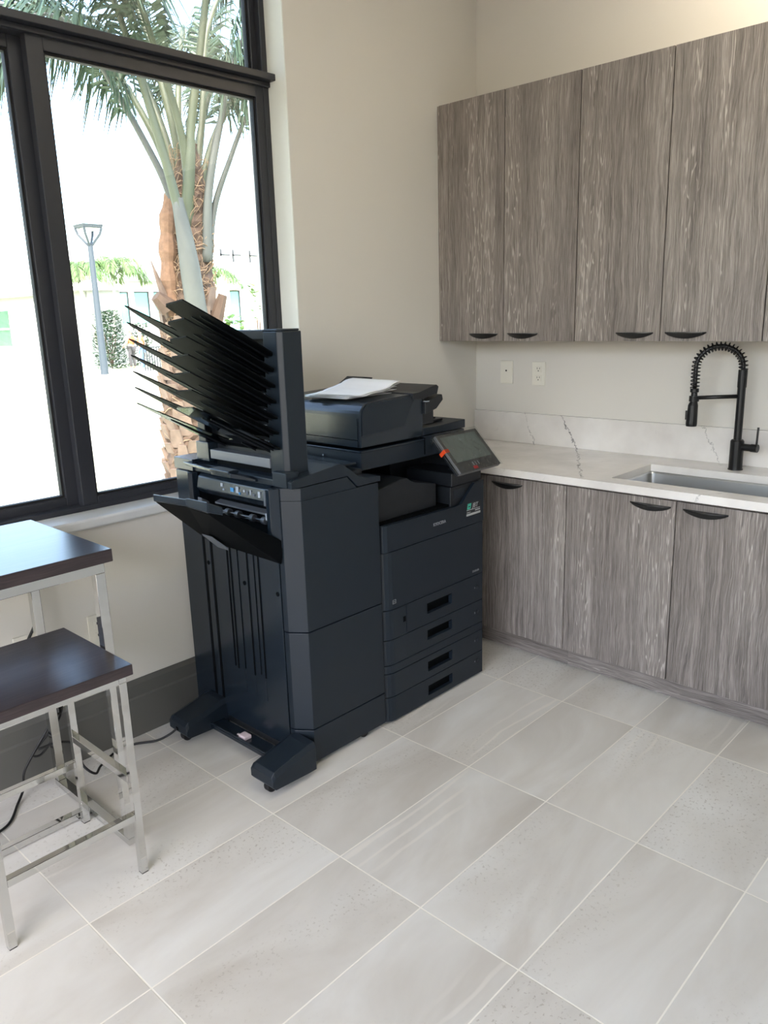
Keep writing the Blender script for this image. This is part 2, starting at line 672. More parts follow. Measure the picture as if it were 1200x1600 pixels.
tag(build('floor', B(-1.02, 7.5, -5.0, 1.035, -0.12, 0.0), 'floor_tile'), kind='structure')
tag(build('ceiling', B(-1.1, 7.65, -5.25, 1.1, ZC, ZC + 0.15), 'ceiling_paint'), kind='structure')
bm = B((-1.02, WX, WY1, KY + 0.15, 0, ZC), (-1.02, WX, -5.1, WY0, 0, ZC),
       (-1.02, WX, WY0, WY1, 0, WZ0), (-1.02, WX, WY0, WY1, WZ1, ZC))
tag(build('wall_left', bm, 'wall_paint'), kind='structure')
tag(build('wall_back', B(WX, 7.65, KY, KY + 0.15, 0, ZC), 'wall_paint'), kind='structure')
tag(build('wall_right', B(7.5, 7.65, -5.25, KY, 0, ZC), 'wall_paint'), kind='structure')
# the wall behind the photographer keeps a wide opening that lets daylight in
bm = B((WX, 7.5, -5.25, -5.0, 0, 0.8), (WX, 7.5, -5.25, -5.0, 3.0, ZC), (WX, -0.2, -5.25, -5.0, 0.8, 3.0), (4.0, 7.5, -5.25, -5.0, 0.8, 3.0))
tag(build('wall_front', bm, 'wall_paint'), kind='structure')
# baseboard of the window wall with a bevelled cap
bm = PR([(WX, 0.0), (WX + 0.016, 0.0), (WX + 0.016, 0.150), (WX + 0.012, 0.158), (WX + 0.012, 0.205), (WX + 0.004, 0.222), (WX, 0.222)], 'y', -4.95, KY)
tag(build('baseboard_left', bm, 'baseboard_grey', bevel=0.0015), kind='structure')
# white jamb return of the window opening
tag(build('trim_1', B(-0.90, WX + 0.0006, WY1 - 0.004, WY1 + 0.0006, WZ0 + 0.04, WZ1), 'wall_paint_white'), kind='structure')
# stone window sill
bm = PR([(-1.0, 0.828), (WX + 0.016, 0.828), (WX + 0.020, 0.834), (WX + 0.020, 0.857), (WX + 0.014, 0.863), (-1.0, 0.863)], 'y', WY0, WY1 - 0.002)
tag(build('trim_2', bm, 'sill_stone', bevel=0.002), kind='structure')

# window: bronze frame, sliding sash pair below a projecting transom, fixed light above
win = bpy.data.objects.new('window_1', None)
COL.objects.link(win)
win.location = (-0.93, -2.1, 0.86)
ROOT[win] = Vector(win.location)
tag(win, kind='structure')
F0 = FX - 0.09
Y1 = WY1 - 0.004
bm = B((F0, FX, Y1 - 0.026, Y1, 0.863, WZ1), (F0, FX, WY0, Y1, 0.863, 0.883), (F0, FX, WY0, Y1, WZ1 - 0.06, WZ1),
       (F0, FX, WY0, Y1, 2.385, 2.435), (F0, FX, WY0, WY0 + 0.05, 0.863, WZ1))
build('window_frame', bm, 'bronze_frame', win, bevel=0.002)
bm = PR([(FX - 0.02, 2.404), (FX + 0.045, 2.404), (FX + 0.045, 2.428), (FX - 0.02, 2.436)], 'y', WY0, Y1 + 0.001)
prism(bm, [(FX - 0.01, 2.386), (FX + 0.012, 2.386), (FX + 0.012, 2.404), (FX - 0.01, 2.404)], 'y', WY0, Y1)
build('transom_ledge', bm, 'bronze_frame', win, bevel=0.002)


def sash(y0, y1, z0, z1, xf, wl, wr, wb, wt, d=0.035):
    """sash rails around a pane with a stepped inner lip and a dark gasket"""
    bm = B((xf - d, xf, y0, y0 + wl, z0, z1), (xf - d, xf, y1 - wr, y1, z0, z1),
           (xf - d, xf, y0 + wl, y1 - wr, z0, z0 + wb), (xf - d, xf, y0 + wl, y1 - wr, z1 - wt, z1))
    s = build('sash', bm, 'bronze_frame', win, bevel=0.0025)
    a, b, c, e = y0 + wl, y1 - wr, z0 + wb, z1 - wt
    q = 0.008
    bm = B((xf - d, xf - 0.012, a, a + q, c, e), (xf - d, xf - 0.012, b - q, b, c, e),
           (xf - d, xf - 0.012, a + q, b - q, c, c + q), (xf - d, xf - 0.012, a + q, b - q, e - q, e))
    build('glazing_bead', bm, 'rubber_seal', s)
    build('pane', B(xf - d * 0.6 - 0.003, xf - d * 0.6 + 0.003, a + 0.002, b - 0.002, c + 0.002, e - 0.002), 'window_glass', s)


sash(-1.292, Y1 - 0.022, 0.868, 2.392, FX - 0.004, 0.056, 0.040, 0.040, 0.045)     # right sash
sash(-2.60, -1.282, 0.868, 2.392, FX - 0.045, 0.056, 0.050, 0.045, 0.045)          # left sash, one track further out
sash(-4.0 + 0.045, -2.58, 0.868, 2.392, FX - 0.004, 0.050, 0.056, 0.040, 0.045)
sash(-2.2, Y1 - 0.022, 2.43, WZ1 - 0.05, FX - 0.03, 0.03, 0.030, 0.010, 0.03)
sash(-4.0 + 0.045, -2.2, 2.43, WZ1 - 0.05, FX - 0.03, 0.03, 0.03, 0.010, 0.03)
bm = T([(FX + 0.002, -1.30, 1.62), (FX + 0.012, -1.30, 1.60), (FX + 0.012, -1.30, 1.46), (FX + 0.002, -1.30, 1.44)], 0.004, 6)

# ------------------------------------------------------------------ kitchen cabinets
UY = 0.575      # face of the wall cabinet doors
LY = 0.262      # face of the base cabinet doors


def bow_handle(x0, x1, yf, ztop, parent):
    """wide bevelled edge pull: flat top plate with a shallow bow-shaped lip under it"""
    n = 14
    bm = bmesh.new()
    top, low = [], []
    hgt, prj = 0.020, 0.024
    for i in range(n + 1):
        t = i / n
        b = math.sin(math.pi * t) ** 0.75
        x = x0 + (x1 - x0) * t
        top.append((x, yf - 0.002 - prj * b, ztop - 0.001))
        low.append((x, yf - 0.001 - prj * 0.35 * b, ztop - 0.003 - hgt * b))
    # top plate
    pl_ = [(x0, yf, ztop + 0.002)] + [(p[0], p[1], ztop + 0.002) for p in top] + [(x1, yf, ztop + 0.002)]
    pb = [(p[0], p[1], ztop - 0.0015) for p in pl_]
    hull8(bm, pl_, pb)
    va = [bm.verts.new(p) for p in top]
    vb = [bm.verts.new(p) for p in low]
    vc = [bm.verts.new((p[0], p[1] + 0.003, p[2] + 0.002)) for p in low]
    vd = [bm.verts.new((p[0], p[1] + 0.004, p[2])) for p in top]
    for i in range(n):
        bm.faces.new((va[i], va[i + 1], vb[i + 1], vb[i]))
        bm.faces.new((vb[i], vb[i + 1], vc[i + 1], vc[i]))
        bm.faces.new((vc[i], vc[i + 1], vd[i + 1], vd[i]))
    return build('handle', bm, 'handle_black', parent)


def wall_unit(x0, x1, split, label, handles, stub=False):
    e = empty('wall_cabinet', ((x0 + x1) / 2, KY - 0.15, 1.373), label, 'cabinet')
    build('carcass', B(x0 + 0.001, x1 - 0.001, UY + 0.021, KY - 0.001, 1.374, 2.442), 'grey_laminate', e)
    xs = [x0] + split + [x1]
    for (a, b), (h0, h1) in zip(zip(xs, xs[1:]), handles):
        d = build('door', B(a + 0.0022, b - 0.0022, UY, UY + 0.019, 1.374, 2.440), 'grey_laminate', e, bevel=0.0008)
        bow_handle(h0, h1, UY, 1.408, d)
    return e


wall_unit(-0.762, -0.020, [-0.390], 'two-door grey wall cabinet nearest the window corner, above the two wall plates', [(-0.585, -0.420), (-0.366, -0.204)])
wall_unit(-0.020, 0.755, [0.364], 'two-door grey wall cabinet directly above the black faucet arch', [(0.174, 0.336), (0.385, 0.550)])
wall_unit(0.755, 1.53, [1.145], 'grey wall cabinet cut off by the right edge of the photo', [(0.955, 1.117), (1.165, 1.33)])
build_f = build('filler_strip', B(WX + 0.0005, -0.7625, UY + 0.006, KY - 0.001, 1.374, 2.440), 'grey_laminate')
tag(build_f, 'narrow grey filler strip between wall cabinets and the window wall', 'cabinet trim')


def base_unit(x0, x1, xs, label, handles, filler=None):
    e = empty('base_cabinet', ((x0 + x1) / 2, 0.55, 0.0), label, 'cabinet')
    # open-topped carcass: sides, bottom, back
    bm = B((x0, x0 + 0.018, LY + 0.021, KY - 0.001, 0.088, 0.815), (x1 - 0.018, x1, LY + 0.021, KY - 0.001, 0.088, 0.815),
           (x0, x0 + 0.018, 0.329, KY - 0.001, 0.0, 0.088), (x1 - 0.018, x1, 0.329, KY - 0.001, 0.0, 0.088),
           (x0 + 0.018, x1 - 0.018, LY + 0.021, KY - 0.001, 0.088, 0.106), (x0 + 0.018, x1 - 0.018, KY - 0.012, KY - 0.001, 0.106, 0.815),
           (x0 + 0.018, x1 - 0.018, LY + 0.021, LY + 0.04, 0.775, 0.815))
    # notch: keep side panels behind the toe kick
    build('carcass', bm, 'grey_laminate', e)
    build('toe_kick', B(x0 + 0.0003, x1 - 0.0003, 0.312, 0.328, 0.0005, 0.0875), 'grey_laminate_x', e)
    for (a, b), (h0, h1) in zip(zip(xs, xs[1:]), handles):
        d = build('door', B(a + 0.0022, b - 0.0022, LY, LY + 0.019, 0.090, 0.808), 'grey_laminate', e, bevel=0.0008)
        bow_handle(h0, h1, LY, 0.783, d)
    if filler:
        build('filler_panel', B(filler[0], filler[1], LY + 0.001, LY + 0.019, 0.090, 0.808), 'grey_laminate', e)
    return e


E1 = base_unit(WX + 0.018, 0.1465, [-0.256, 0.1465], 'single-door grey base cabinet beside the photocopier, left of the sink', [(-0.226, -0.068)], (WX + 0.018, -0.2585))
base_unit(0.1465, 1.066, [0.1465, 0.606, 1.066], 'two-door grey base cabinet under the sink', [(0.424, 0.586), (0.632, 0.796)])

# worktop with sink cut-out, and upstand
CY0, CT, CB = 0.244, 0.850, 0.819
SX0, SX1, SY0, SY1 = 0.305, 1.03, 0.335, 0.690
top = empty('countertop', (0.2, 0.56, CB), 'white quartz countertop with grey crack-like veins and low backsplash', 'countertop')
bm = B((WX + 0.001, SX0, CY0, KY - 0.001, CB, CT), (SX1, 1.53, CY0, KY - 0.001, CB, CT),
       (SX0, SX1, CY0, SY0, CB, CT), (SX0, SX1, SY1, KY - 0.001, CB, CT))
bmesh.ops.remove_doubles(bm, verts=bm.verts, dist=1e-5)
slab = build('slab', bm, 'quartz', top)
build('backsplash', B(WX + 0.001, 1.53, KY - 0.021, KY - 0.001, CT + 0.0003, 1.003), 'quartz', top, bevel=0.001)
# undermount sink: thin steel bowl with slanted walls and rim
sk = empty('sink', ((SX0 + SX1) / 2, (SY0 + SY1) / 2, 0.62), 'stainless steel undermount sink set into the white countertop', 'sink')
bm = bmesh.new()


def ring(x0, x1, y0, y1, z, r=0.02, n=5):
    out = []
    for cx, cy, a0 in ((x1 - r, y1 - r, 0), (x0 + r, y1 - r, 90), (x0 + r, y0 + r, 180), (x1 - r, y0 + r, 270)):
        for k in range(n + 1):
            a = math.radians(a0 + 90 * k / n)
            out.append(bm.verts.new((cx + r * math.cos(a), cy + r * math.sin(a), z)))
    return out


rings = [ring(SX0 - 0.018, SX1 + 0.018, SY0 - 0.018, SY1 + 0.018, CB - 0.002), ring(SX0 - 0.003, SX1 + 0.003, SY0 - 0.003, SY1 + 0.003, CB - 0.002),
         ring(SX0, SX1, SY0, SY1, CB - 0.008), ring(SX0 + 0.012, SX1 - 0.012, SY0 + 0.012, SY1 - 0.012, 0.64),
         ring(SX0 + 0.03, SX1 - 0.03, SY0 + 0.03, SY1 - 0.03, 0.625)]
for a, b in zip(rings, rings[1:]):
    for k in range(len(a)):
        j = (k + 1) % len(a)
        bm.faces.new((a[k], a[j], b[j], b[k]))
bm.faces.new(rings[-1])
sb = build('bowl', bm, 'sink_steel', sk)
so = sb.modifiers.new('thick', 'SOLIDIFY')
so.thickness = 0.002
bm = T([((SX0 + SX1) / 2, SY1 - 0.12, 0.6275), ((SX0 + SX1) / 2, SY1 - 0.12, 0.630)], 0.045, 24)
build('drain', bm, 'bright_steel', sk)

# faucet: matte black, coil spring arch
FA = Vector((0.630, 0.770, CT))
fa = empty('faucet', FA, 'matte black pull-down faucet with a coil spring arch behind the sink', 'faucet')
build('base', T([FA, FA + Vector((0, 0, 0.004)), FA + Vector((0, 0, 0.004)), FA + Vector((0, 0, 0.118)), FA + Vector((0, 0, 0.124))], [0.029, 0.029, 0.0265, 0.0265, 0.022], 24), 'matte_black', fa, smooth=False)
build('column', T([FA + Vector((0, 0, 0.12)), FA + Vector((0, 0, 0.335)), FA + Vector((0, 0, 0.335)), FA + Vector((0, 0, 0.405))], [0.0155, 0.0155, 0.0175, 0.0175], 20), 'matte_black', fa)
# arch lies in a vertical plane turned a little out of the wall
ad = Vector((-0.90, -0.42, 0)).normalized()
RA = 0.088


def fp(t, h):
    return FA + ad * t + Vector((0, 0, h))


arc = [fp(0, 0.395), fp(0, 0.408)]
for k in range(0, 19):
    a = math.pi * k / 18
    arc.append(fp(RA - RA * math.cos(a), 0.418 + RA * 0.92 * math.sin(a)))
arc += [fp(2 * RA, 0.40), fp(2 * RA, 0.36), fp(2 * RA, 0.325)]
build('hose', T(arc, 0.0085, 10), 'matte_black', fa, smooth=True)
# spring helix around the hose
dense = spline(arc, 14)
L = [0.0]
for a, b in zip(dense, dense[1:]):
    L.append(L[-1] + (b - a).length)
hel = []
turns = 25
pn = Vector((0, 0, 1)).cross(ad).normalized()
NH = turns * 12
j = 0
for k in range(NH + 1):
    s = 0.012 + (L[-1] - 0.02) * k / NH
    while j < len(L) - 2 and L[j + 1] < s:
        j += 1
    f = (s - L[j]) / max(1e-9, L[j + 1] - L[j])
    p = dense[j].lerp(dense[j + 1], f)
    d = (dense[j + 1] - dense[j]).normalized()
    e = d.cross(pn).normalized()
    a = 2 * math.pi * k / 12
    hel.append(p + (e * math.cos(a) + pn * math.sin(a)) * 0.0165)
build('spring', T(hel, 0.0026, 5), 'matte_black', fa, smooth=True)
build('support_arm', T([fp(0.0, 0.300), fp(2 * RA, 0.292)], 0.008, 12), 'matte_black', fa, smooth=True)
build('docking_ring', T([fp(2 * RA, 0.278), fp(2 * RA, 0.300)], 0.0195, 16), 'matte_black', fa)
hd = build('spray_head', T([fp(2 * RA, 0.330), fp(2 * RA, 0.316), fp(2 * RA, 0.314), fp(2 * RA, 0.276), fp(2 * RA + 0.002, 0.262), fp(2 * RA + 0.004, 0.185), fp(2 * RA + 0.004, 0.176)],
                           [0.017, 0.017, 0.012, 0.0145, 0.0195, 0.0225, 0.021], 20), 'matte_black', fa)
q = fp(2 * RA + 0.024, 0.215)
build('button', T([q - Vector((0, 0, 0.012)), q + Vector((0, 0, 0.025))], 0.006, 8), 'matte_black', hd)
hv = Vector((1, -0.10, 0)).normalized()
build('valve_body', T([FA + Vector((0, 0, 0.095)) + hv * 0.02, FA + Vector((0, 0, 0.095)) + hv * 0.058, FA + Vector((0, 0, 0.095)) + hv * 0.058, FA + Vector((0, 0, 0.095)) + hv * 0.084],
                      [0.0145, 0.0145, 0.0165, 0.0165], 18), 'matte_black', fa)
q = FA + hv * 0.078 + Vector((0, 0, 0.105))
build('lever', T([q, q + Vector((0.002, 0, 0.075))], 0.0042, 10), 'matte_black', fa)


# ------------------------------------------------------------------ wall plates
def duplex(center, axis, label, blank=False, group=None):
    """axis 'y' = on the kitchen wall, 'x' = on the window wall"""
    cx, cy, cz = center
    e = empty('wall_plate' if blank else 'wall_outlet', center, label, 'wall plate' if blank else 'outlet', group)

    def bx(u0, u1, z0, z1, d0, d1):
        if axis == 'y':
            return B(cx + u0, cx + u1, cy - d1, cy - d0, cz + z0, cz + z1)
        return B(cx + d0, cx + d1, cy + u0, cy + u1, cz + z0, cz + z1)
    build('plate', bx(-0.038, 0.038, -0.058, 0.058, 0.0003, 0.006), 'outlet_white', e, bevel=0.002)
    if blank:
        build('insert', bx(-0.033, 0.033, -0.050, 0.050, 0.006, 0.0075), 'outlet_white', e, bevel=0.001)
        if axis == 'y':
            build('jack_hole', T([(cx, cy - 0.0074, cz + 0.008), (cx, cy - 0.009, cz + 0.008)], 0.0045, 12), 'outlet_slot', e)
    else:
        for dz in (-0.022, 0.022):
            r = build('receptacle', bx(-0.017, 0.017, dz - 0.015, dz + 0.015, 0.006, 0.0085), 'outlet_white', e, bevel=0.003)
            bm = bmesh.new()
            for u in (-0.008, 0.006):
                b2 = bx(u, u + 0.0025, dz + 0.0, dz + 0.009, 0.0084, 0.0089)
                me = bpy.data.meshes.new('t')
                b2.to_mesh(me)
                bm.from_mesh(me)
                bpy.data.meshes.remove(me)
            b2 = bx(-0.0025, 0.0025, dz - 0.010, dz - 0.005, 0.0084, 0.0089)
            me = bpy.data.meshes.new('t')
            b2.to_mesh(me)
            bm.from_mesh(me)
            bpy.data.meshes.remove(me)
            build('slot', bm, 'outlet_slot', r)
    return e


duplex((-0.580, KY, 1.205), 'y', 'cream wall plate with one small round jack, left of the duplex outlet', blank=True)
duplex((-0.388, KY, 1.202), 'y', 'white duplex power outlet above the countertop, under the wall cabinets')
duplex((WX, -1.345, 0.458), 'x', 'white wall outlet behind the right rear leg of the high table')
duplex((WX, -1.60, 0.462), 'x', 'white wall outlet mostly hidden behind the stool seat')

# ------------------------------------------------------------------ photocopier
CF = -0.09
cp = empty('photocopier', (-0.40, -0.28, 0.0), 'dark blue-grey office photocopier with four paper drawers and a tilted touch panel', 'photocopier')
NV, NG, DP, BK = 'plastic_navy', 'plastic_navy_gloss', 'plastic_deep', 'plastic_black'
build('body_core', B((-0.74, CF - 0.022, -0.585, 0.004, 0.03, 0.770),
                     (-0.74, -0.47, -0.585, 0.004, 0.770, 0.976), (-0.47, -0.185, -0.06, 0.004, 0.850, 0.976), (-0.47, -0.36, -0.25, 0.004, 0.80, 0.976)), DP, cp, bevel=0.002)


def front_poly(y0, y1, cl=False, cr=False, back=CF - 0.020):
    p = [(back, y0)]
    if cl:
        p += [(CF - 0.018, y0), (CF - 0.010, y0 + 0.008), (CF - 0.003, y0 + 0.022), (CF, y0 + 0.040)]
    else:
        p += [(CF, y0)]
    if cr:
        p += [(CF, y1 - 0.006), (CF - 0.006, y1)]
    else:
        p += [(CF, y1)]
    return p + [(back, y1)]


def drawer(z0, z1, hz0, hz1, y0, numz, digit):
    bm = bmesh.new()
    h0, h1 = -0.352, -0.199
    prism(bm, front_poly(y0, h0, cl=(y0 < -0.5)), 'z', z0, z1)
    prism(bm, front_poly(h1, 0.012, cr=True), 'z', z0, z1)
    prism(bm, front_poly(h0, h1), 'z', z0, hz0)
    prism(bm, front_poly(h0, h1), 'z', hz1, z1)
    bmesh.ops.remove_doubles(bm, verts=bm.verts, dist=1e-5)
    d = build('drawer', bm, NV, cp)
    bm = B((CF - 0.0195, CF - 0.0175, h0, h1, hz0, hz1), (CF - 0.018, CF - 0.004, h0, h1, hz1 - 0.006, hz1))
    build('grip_recess', bm, BK, d)
    bm = T([(CF, -0.030, numz), (CF + 0.0012, -0.030, numz)], 0.0085, 16)
    build('paper_size_dial', bm, NG, d)
    text_mesh('drawer_number', digit, 0.011, (CF + 0.0006, -0.050, numz - 0.004), (0, 1, 0), (0, 0, 1), 'logo_grey', d)
    return d


drawer(0.010, 0.107, 0.034, 0.076, -0.585, 0.072, '4')
drawer(0.110, 0.203, 0.137, 0.179, -0.585, 0.166, '3')
build('band', PR(front_poly(-0.585, 0.012, True, True), 'z', 0.206, 0.237), NV, cp)
drawer(0.240, 0.338, 0.271, 0.312, -0.585, 0.292, '2')
drawer(0.341, 0.455, 0.380, 0.423, -0.470, 0.402, '1')
cv = build('side_cover', PR(front_poly(-0.585, -0.473, True), 'z', 0.341, 0.455), NV, cp)
build('latch', B(CF - 0.001, CF + 0.0006, -0.491, -0.477, 0.391, 0.412), BK, cv)
md = build('front_door', PR(front_poly(-0.585, 0.012, True, True), 'z', 0.458, 0.677), NV, cp)
bm = B((CF, CF + 0.0008, -0.546, -0.5445, 0.478, 0.493), (CF, CF + 0.0008, -0.530, -0.5285, 0.478, 0.493), (CF, CF + 0.0008, -0.5445, -0.530, 0.4915, 0.493),
       (CF, CF + 0.0008, -0.5445, -0.530, 0.478, 0.4795), (CF, CF + 0.0008, -0.5415, -0.5335, 0.4845, 0.4865))
build('maker_symbol', bm, 'logo_grey', md)
text_mesh('model_name', 'TASKalfa', 0.0125, (CF + 0.0004, -0.065, 0.472), (0, 1, 0), (0, 0, 1), 'logo_grey', md, depth=0.0003, shear=0.2)
# upper front band whose right end climbs on a diagonal
bm = bmesh.new()
pp = [(-0.566, 0.680), (0.012, 0.680), (0.012, 0.850), (-0.048, 0.847), (-0.132, 0.776), (-0.175, 0.772), (-0.566, 0.779)]
prism(bm, pp, 'x', CF - 0.020, CF)
hull8(bm, [(CF, -0.566, 0.779), (CF - 0.008, -0.580, 0.779), (CF - 0.020, -0.586, 0.779), (CF - 0.020, -0.566, 0.779)],
      [(CF, -0.566, 0.680), (CF - 0.008, -0.580, 0.680), (CF - 0.020, -0.586, 0.680), (CF - 0.020, -0.566, 0.680)])
ub = build('upper_band', bm, NV, cp)
text_mesh('maker_name', 'KYOCERA', 0.0165, (CF + 0.0006, -0.308, 0.7225), (0, 1, 0), (0, 0, 1), 'logo_grey', ub, depth=0.0005, bold=0.0004)
# right column carrying the panel
build('control_column', B((-0.33, CF - 0.012, -0.186, 0.004, 0.772, 0.850), (-0.33, CF - 0.006, -0.186, 0.004, 0.853, 0.905)), DP, cp, bevel=0.003)
build('usb_cover', B((CF - 0.012, CF - 0.0105, -0.168, -0.100, 0.800, 0.835)), NV, cp)
build('output_bridge', PR([(-0.575, 0.783), (-0.235, 0.783), (-0.235, 0.872), (-0.365, 0.900), (-0.405, 0.922), (-0.440, 0.922), (-0.575, 0.900)], 'x', -0.45, -0.135), DP, cp, bevel=0.003)
build('output_floor', B(-0.47, CF - 0.021, -0.57, -0.187, 0.771, 0.782), BK, cp)
# scanner
sx = -0.172
bm = PR([(-0.600, 0.975), (-0.005, 0.975), (-0.005, 1.055), (-0.255, 1.055), (-0.255, 1.044), (-0.600, 1.044)], 'x', -0.73, sx)
sc_ = build('scanner', bm, NV, cp, bevel=0.004)
build('scanner_lip', B(-0.71, sx + 0.004, -0.604, -0.258, 1.0385, 1.0465), NG, sc_, bevel=0.002)
build('hinge_gap', B(sx - 0.02, sx + 0.0006, -0.258, -0.252, 0.985, 1.050), BK, sc_)
build('screw', T([(-0.37, -0.6002, 1.014), (-0.37, -0.602, 1.014)], 0.004, 8), 'icon_pale', sc_)
# platen cover on the right half
pc = build('platen_cover', PR([(-0.262, 1.058), (0.0, 1.058), (0.0, 1.092), (-0.150, 1.085), (-0.262, 1.085)], 'x', -0.70, sx), NV, cp, bevel=0.003)
build('exit_guide', B((-0.60, -0.24, -0.16, -0.06, 1.090, 1.098), (-0.58, -0.26, -0.13, -0.08, 1.098, 1.104)), DP, pc, bevel=0.002)
# document feeder with a rounded left shoulder
prof = [(-0.600, 1.056), (-0.600, 1.165)]
for k in range(1, 8):
    a = math.radians(180 - 90 * k / 7)
    prof.append((-0.552 + 0.048 * math.cos(a), 1.165 + 0.048 * math.sin(a)))
prof += [(-0.300, 1.222), (-0.262, 1.210), (-0.262, 1.056)]
af = build('document_feeder', PR(prof, 'x', -0.66, sx - 0.0), NG, cp, bevel=0.004)
# front end cap: proud panel with the diagonal right edge
cap = [(-0.592, 1.098), (-0.592, 1.165)]
for k in range(1, 8):
    a = math.radians(180 - 90 * k / 7)
    cap.append((-0.552 + 0.040 * math.cos(a), 1.165 + 0.042 * math.sin(a)))
cap += [(-0.305, 1.214), (-0.372, 1.108), (-0.480, 1.102)]
build('end_cap', PR(cap, 'x', sx, sx + 0.004), NV, af, bevel=0.001)
build('shadow_seam', B((-0.655, sx - 0.012, -0.6012, -0.5995, 1.082, 1.085), (sx - 0.014, sx - 0.0125, -0.6012, -0.5995, 1.06, 1.16)), BK, af)
build('side_block', PR([(-0.300, 1.100), (-0.196, 1.100), (-0.196, 1.148), (-0.240, 1.185), (-0.262, 1.216), (-0.300, 1.216)], 'x', -0.64, sx - 0.004), DP, af)
dt = build('document_tray', PR([(-0.330, 1.202), (-0.270, 1.200), (-0.200, 1.212), (-0.190, 1.210), (-0.180, 1.238), (-0.192, 1.246), (-0.212, 1.243), (-0.290, 1.226), (-0.330, 1.224)], 'x', -0.60, sx + 0.012), DP, cp, bevel=0.002)
build('tray_ridge', PR([(-0.30, 1.226), (-0.20, 1.244), (-0.19, 1.262), (-0.24, 1.268), (-0.30, 1.236)], 'x', -0.60, -0.50), DP, dt, bevel=0.002)
build('eject_tray', PR([(-0.262, 1.140), (-0.195, 1.155), (-0.155, 1.186), (-0.160, 1.206), (-0.172, 1.208), (-0.230, 1.192), (-0.262, 1.186)], 'x', -0.56, sx + 0.012), DP, cp, bevel=0.002)
build('feeder_switch', B(sx - 0.001, sx + 0.013, -0.258, -0.238, 1.186, 1.189), 'icon_pale', cp)

# tilted touch panel still in its protective film
to = Vector((0.004, 0, 0.930))
tv = Vector((-0.124, 0, 0.128)).normalized()
tn = Vector((tv.z, 0, -tv.x))
tu = Vector((0, 1, 0))


def tp(u, v, n):
    return to + tu * u + tv * v + tn * n


def tbox(bm, u0, u1, v0, v1, n0, n1):
    hull8(bm, [tp(u0, v0, n1), tp(u1, v0, n1), tp(u1, v1, n1), tp(u0, v1, n1)], [tp(u0, v0, n0), tp(u1, v0, n0), tp(u1, v1, n0), tp(u0, v1, n0)])
    return bm


pan = build('touch_panel', tbox(bmesh.new(), -0.256, 0.000, 0.0, 0.180, -0.020, 0.0), 'bezel_grey', cp, bevel=0.003)
build('panel_back', tbox(bmesh.new(), -0.250, -0.006, 0.006, 0.174, -0.032, -0.0202), DP, pan, bevel=0.003)
build('screen', tbox(bmesh.new(), -0.238, -0.022, 0.046, 0.166, 0.0002, 0.0012), 'screen_glass', pan)
build('edge_trim', tbox(bmesh.new(), -0.2575, -0.256, 0.003, 0.177, -0.016, -0.010), 'bright_steel', pan)
bm = bmesh.new()
tbox(bm, -0.262, -0.236, 0.098, 0.113, 0.0012, 0.0022)
tbox(bm, -0.2635, -0.2615, 0.098, 0.113, -0.026, 0.0022)
build('orange_tape', bm, 'orange_tape', pan)
build('red_tab', tbox(bmesh.new(), -0.168, -0.144, 0.004, 0.017, 0.0012, 0.0028), 'red_mark', pan, bevel=0.001)
bm = bmesh.new()
for i, (a, b) in enumerate(((-0.158, -0.153), (-0.142, -0.138), (-0.126, -0.121))):
    tbox(bm, a, b, 0.020, 0.036, 0.0003, 0.001)
build('panel_symbol', bm, 'icon_pale', pan)
# crinkled film
bm = bmesh.new()
NU, NVV = 34, 24
gr = []
rr = random.Random(3)
for i in range(NU + 1):
    row = []
    for k in range(NVV + 1):
        u = -0.260 + 0.264 * i / NU
        v = -0.006 + 0.194 * k / NVV
        w = 0.0026 + 0.0013 * math.sin(u * 60 + v * 90) * math.sin(v * 70 - u * 30) + 0.0008 * math.sin(u * 170 + 3 * math.sin(v * 60))
        row.append(bm.verts.new(tp(u + rr.uniform(-0.001, 0.001), v, w + rr.uniform(0, 0.0008))))
    gr.append(row)
for i in range(NU):
    for k in range(NVV):
        bm.faces.new((gr[i][k], gr[i + 1][k], gr[i + 1][k + 1], gr[i][k + 1]))
fm_ = build('protective_film', bm, 'film', pan)
bm = T([tp(-0.262, 0.180, -0.002), tp(-0.275, 0.168, -0.012), tp(-0.285, 0.150, -0.020)], [0.004, 0.008, 0.003], 6, flat=0.4)
build('film_corner', bm, 'film', pan)
build('panel_arm', T([tp(-0.13, 0.03, -0.03), (-0.12, -0.12, 0.905), (-0.16, -0.11, 0.890)], 0.020, 12), DP, cp)
# service sticker
st = build('service_sticker', B(CF, CF + 0.0006, -0.104, -0.008, 0.716, 0.770), 'sticker_black', ub)
build('sticker_emblem', PR([(-0.098, 0.745), (-0.076, 0.745), (-0.070, 0.768), (-0.092, 0.768)], 'x', CF + 0.0006, CF + 0.0012), 'sticker_teal', st)
build('emblem_cut', B(CF + 0.0011, CF + 0.0015, -0.090, -0.078, 0.754, 0.758), 'sticker_black', st)
text_mesh('sticker_text', 'JBT', 0.026, (CF + 0.0008, -0.064, 0.7475), (0, 1, 0), (0, 0, 1), 'sticker_silver', st, depth=0.0003, shear=0.25)
bm = B((CF + 0.0006, CF + 0.001, -0.100, -0.012, 0.7405, 0.7430), (CF + 0.0006, CF + 0.001, -0.100, -0.075, 0.731, 0.7335), (CF + 0.0006, CF + 0.001, -0.045, -0.012, 0.732, 0.737))
build('sticker_lines', bm, 'sticker_silver', st)
build('sticker_bar', B(CF + 0.0006, CF + 0.001, -0.102, -0.010, 0.718, 0.727), 'sticker_silver', st)
for x, y in ((-0.14, -0.53), (-0.14, -0.06), (-0.66, -0.53), (-0.66, -0.06)):
    build('foot_pad', T([(x, y, 0.0), (x, y, 0.03)], 0.02, 10), 'cast_rubber', cp)

